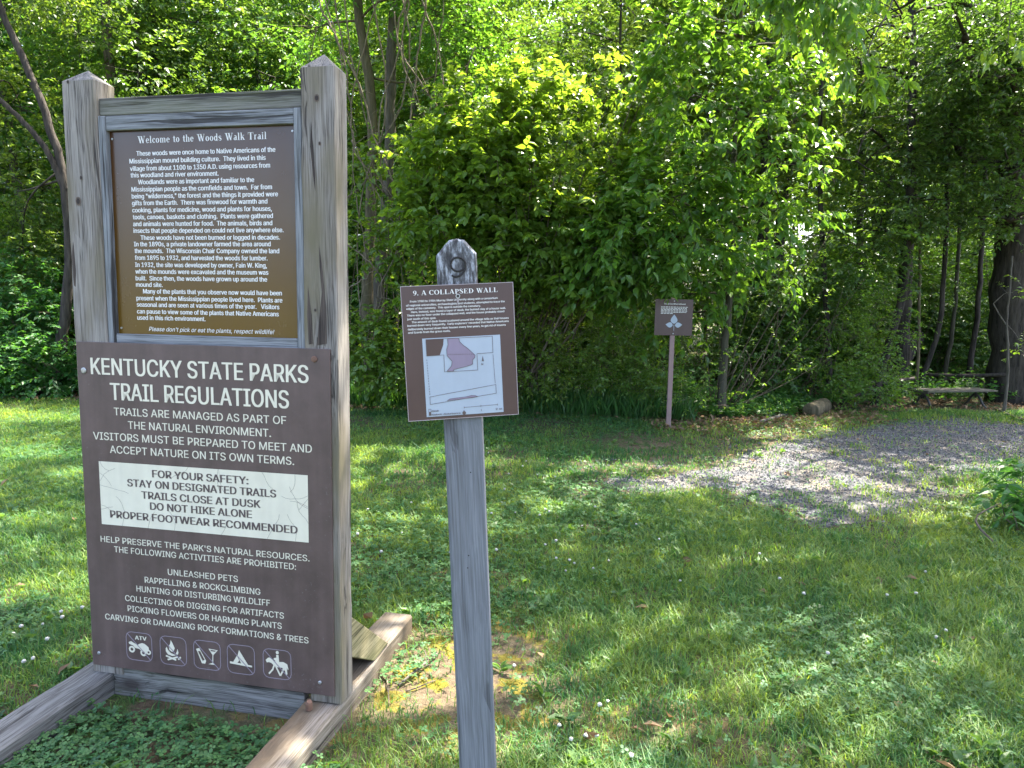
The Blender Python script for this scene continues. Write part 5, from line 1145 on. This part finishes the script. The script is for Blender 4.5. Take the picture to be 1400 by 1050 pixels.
BP = [(60, 855), (25, 862), (82, 842), (110, 838), (20, 870), (65, 880), (48, 905), (33, 912), (88, 850), (560, 690), (552, 722), (548, 730), (618, 758), (668, 620), (690, 672), (745, 700), (752, 702), (738, 708), (705, 702), (762, 745), (744, 748), (757, 766), (780, 770), (786, 774), (830, 768), (812, 780), (773, 782), (720, 632), (735, 650), (695, 650), (670, 705), (680, 757), (715, 640), (795, 720), (813, 696), (930, 797), (1067, 796), (1094, 816), (1266, 784), (1282, 876), (1130, 898), (798, 1012), (784, 1018), (765, 998), (818, 973), (830, 960), (815, 1010), (858, 1040), (700, 912), (1254, 818), (1213, 818), (1290, 866), (652, 690), (760, 655), (505, 700), (490, 735), (520, 760), (1040, 760), (900, 740), (870, 720)]
for i, (px, py) in enumerate(BP):
    p = gnd(px, py, .03)
    if i == 0: o = bl0
    else:
        o = bl0.copy(); COL.objects.link(o); c_ = st0.copy(); COL.objects.link(c_); c_.parent = o
    o.location = (p[0], p[1], 0); s_ = rngb.uniform(.75, 1.25); o.scale = (s_, s_, s_); o.rotation_euler = (rngb.normal(0, .12), rngb.normal(0, .12), rngb.uniform(0, 6))
    tag(o, 'small white clover bloom standing in the lawn', 'flower', 'white clover blooms dotting the lawn')
# undergrowth along the wood edge
rng = np.random.default_rng(15); n = 5200
x = rng.uniform(-8.5, 9.5, n); y = edge_y(x) + .1 + rng.exponential(1.1, n); keep = ~((x > 4.2) & (x < 9.5) & (y < edge_y(x) + .35)) & (y < 15)
keep &= ~((x > 4.6) & (rng.uniform(0, 1, n) < .55))
x, y = x[keep], y[keep]; n = len(x); hh = np.clip(.10 + .38 * np.clip((y - edge_y(x)) / .8, .1, 1), 0, .6) * rng.uniform(.3, 1.2, n); hh *= np.where(x > 4.2, .75, 1) * np.where((x > 2.6) & (x <= 4.4), .35, 1)
O = np.stack([x, y, np.full(n, .02)], 1); D = nrm(np.stack([rng.normal(0, .35, n), rng.normal(0, .35, n), np.ones(n)], 1))
O = O + D * (hh * .25)[:, None]
mb = MB(); mb.add(*leaves(rng, O, D, hh + .06, 8, .075, .045, 'kite', .12, .9, 1.0, .15))
n = 5000; x = rng.uniform(-3, 2.2, n); y = edge_y(x) + rng.uniform(-.15, .5, n); D = nrm(np.stack([rng.normal(0, .4, n), rng.normal(0, .4, n), np.ones(n)], 1))
mb.add(*leaves(rng, np.stack([x, y, np.zeros(n)], 1), D, np.full(n, .02), 1, .30, .011, 'kite', .1, .1, .1, -.9, jit=.25))
tag(mb.build('undergrowth', M['leaf_weed']), 'low green weeds growing along the foot of the wood', 'weeds', kind='stuff')
# fallen leaves
M['litter'] = leaf_mat('dead_leaf', (.10, .062, .034), (.27, .19, .11), .2, .7, (1.2, 1, .8), .2)
n = 9000; x = rng.uniform(-8, 10, n); y = edge_y(x) - .2 + rng.exponential(1.8, n); e = rng.integers(0, 4, n) == 0
x = np.where(e, rng.uniform(1.6, 4.8, n), x); y = np.where(e, edge_y(x) - rng.exponential(.35, n) , y)
keep = ~in_poly(x, y, PATH) | (rng.uniform(0, 1, n) < .15); x, y = x[keep], y[keep]; n = len(x)
xl, yl = lawn_points(rng, 170, 1.9, 8); x = np.append(x, xl); y = np.append(y, yl); n = len(x)
mb = MB(); mb.add(*leaves(rng, np.stack([x, y, rng.uniform(.006, .03, n)], 1), nrm(rng.normal(0, 1, (n, 3)) * [1, 1, .15]), np.full(n, .03), 1, .065, .04, 'kite', 0, 1.0, .5, 0))
tag(mb.build('leaf_litter', M['litter']), 'dry brown leaves scattered over the wood floor', 'fallen leaves', kind='stuff')

# ------------------------------------------------------------------ bench, logs, stump, twigs
M['bench_wood'] = wood_mat('bench_wood', 0, (.10, .09, .07), (.06, .053, .042), (.025, .022, .02), .5)
M['iron'] = paint_mat('bench_iron', (.035, .033, .032), .6, .2)
bp = gnd(1268, 560); bench = thing('woodland_bench', 'low backless slatted bench on curved dark legs under the trees', 'bench', bp, (0, 0, .22)); bench.scale = (.76, .9, .62)
for i in range(5):
    mb = MB(); mb.box((0, i * .085, .385), (1.55, i * .085 + .075, .420)); mb.build('slat', M['bench_wood'], bench, bevel=.004)
for x0 in (.12, 1.30):
    mb = MB()
    for y0, s_ in ((.03, -1), (.39, 1)):
        mb.tube(smooth_path([(x0, .21 + s_ * .02, .30), (x0, .21 + s_ * .10, .20), (x0, .21 + s_ * .13, .10), (x0, .21 + s_ * .22, .0)], 10), .022, 6)
    mb.tube([(x0, .0, .368), (x0, .42, .368)], .017, 6); mb.tube([(x0, .21, .368), (x0, .21, .22)], .02, 6); mb.build('leg_frame', M['iron'], bench, smooth=True)
mb = MB(); mb.box((-.022, -.004, .355), (-.002, .424, .425)); mb.build('end_rail', M['bench_wood'], bench, bevel=.004)
def log(label, p0, p1, r, bark, name='fallen_log', seed=0, wig=.15):
    rng = np.random.default_rng(seed); p0, p1 = np.array(p0), np.array(p1); c = (p0 + p1) / 2; mb = MB()
    X = smooth_path([p0 - c, (p0 + p1) / 2 - c + rng.normal(0, wig * r, 3), p1 - c], 12); X += rng.normal(0, r * .05, X.shape)
    mb.tube(X, r * rng.uniform(.88, 1.1, 12), 12); o = mb.build(name, M[bark], loc=c, smooth=True); tag(o, label, 'log'); return o
lz_ = lambda p, z: np.array([p[0], p[1], z])
log('short pale log lying where gravel meets the wood', lz_(gnd(1108, 572), .09), lz_(gnd(1146, 572) + [0, .45, 0], .10), .10, 'bark_tan', seed=1)
log('long thin fallen branch on the leaf litter left of the short log', lz_(gnd(1040, 580), .03), lz_(gnd(1100, 560), .06), .022, 'bark_pale', 'fallen_branch', 2, 2)
log('dark mossy fallen trunk in the shade behind the bench', lz_(gnd(1205, 538), .25), lz_(gnd(1250, 532) + [.1, .2, 0], .95), .13, 'bark_dark', seed=3)
log('dark fallen branch propped across the shade left of the bench', lz_(gnd(1150, 556), .05), lz_(gnd(1250, 548), .35), .03, 'bark_dark', 'fallen_branch', 4, 2)
log('horizontal dead limb above the bench reaching the massive trunk', at(1262, 512, 11.4), at(1378, 512, 10.7), .03, 'bark_dark', 'dead_limb', 5, 2)
log('reddish rotting log lit by the sun left of the massive trunk', at(1326, 524, 12.6), at(1352, 528, 12.4), .16, 'bark_tan', 'rotting_log', 6)
log('thin fallen stick at the foot of the massive trunk', lz_(gnd(1362, 562), .02), lz_(gnd(1402, 578), .03), .02, 'bark_tan', 'fallen_branch', 7, 2)
def twig(label, pts, r, bark='twig'):
    P = np.array([gnd(x, y, z) for x, y, z in pts]); c = P[0].copy(); mb = MB(); X = smooth_path(P - c, 14); mb.tube(X, np.linspace(r, r * .5, 14), 6)
    for k, d in ((5, (.05, .03, .01)), (9, (-.02, .05, .015))): mb.tube([X[k], X[k] + np.array(d) * .6, X[k] + np.array(d)], [r * .5, r * .4, r * .25], 4)
    o = mb.build('dead_twig', M[bark], loc=c, smooth=True); tag(o, label, 'twig')
twig('pale forked dead twig on the moss right of the big sign', [(545, 937, .01), (562, 922, .02), (580, 908, .025), (598, 893, .015)], .006, 'bark_pale')
twig('short dark twig beside the right skid of the big sign', [(529, 928, .005), (531, 945, .02), (532, 965, .005)], .004)
twig('thin brown twig near the foot of the marker post', [(555, 945, .006), (575, 938, .012), (596, 930, .006)], .0035)
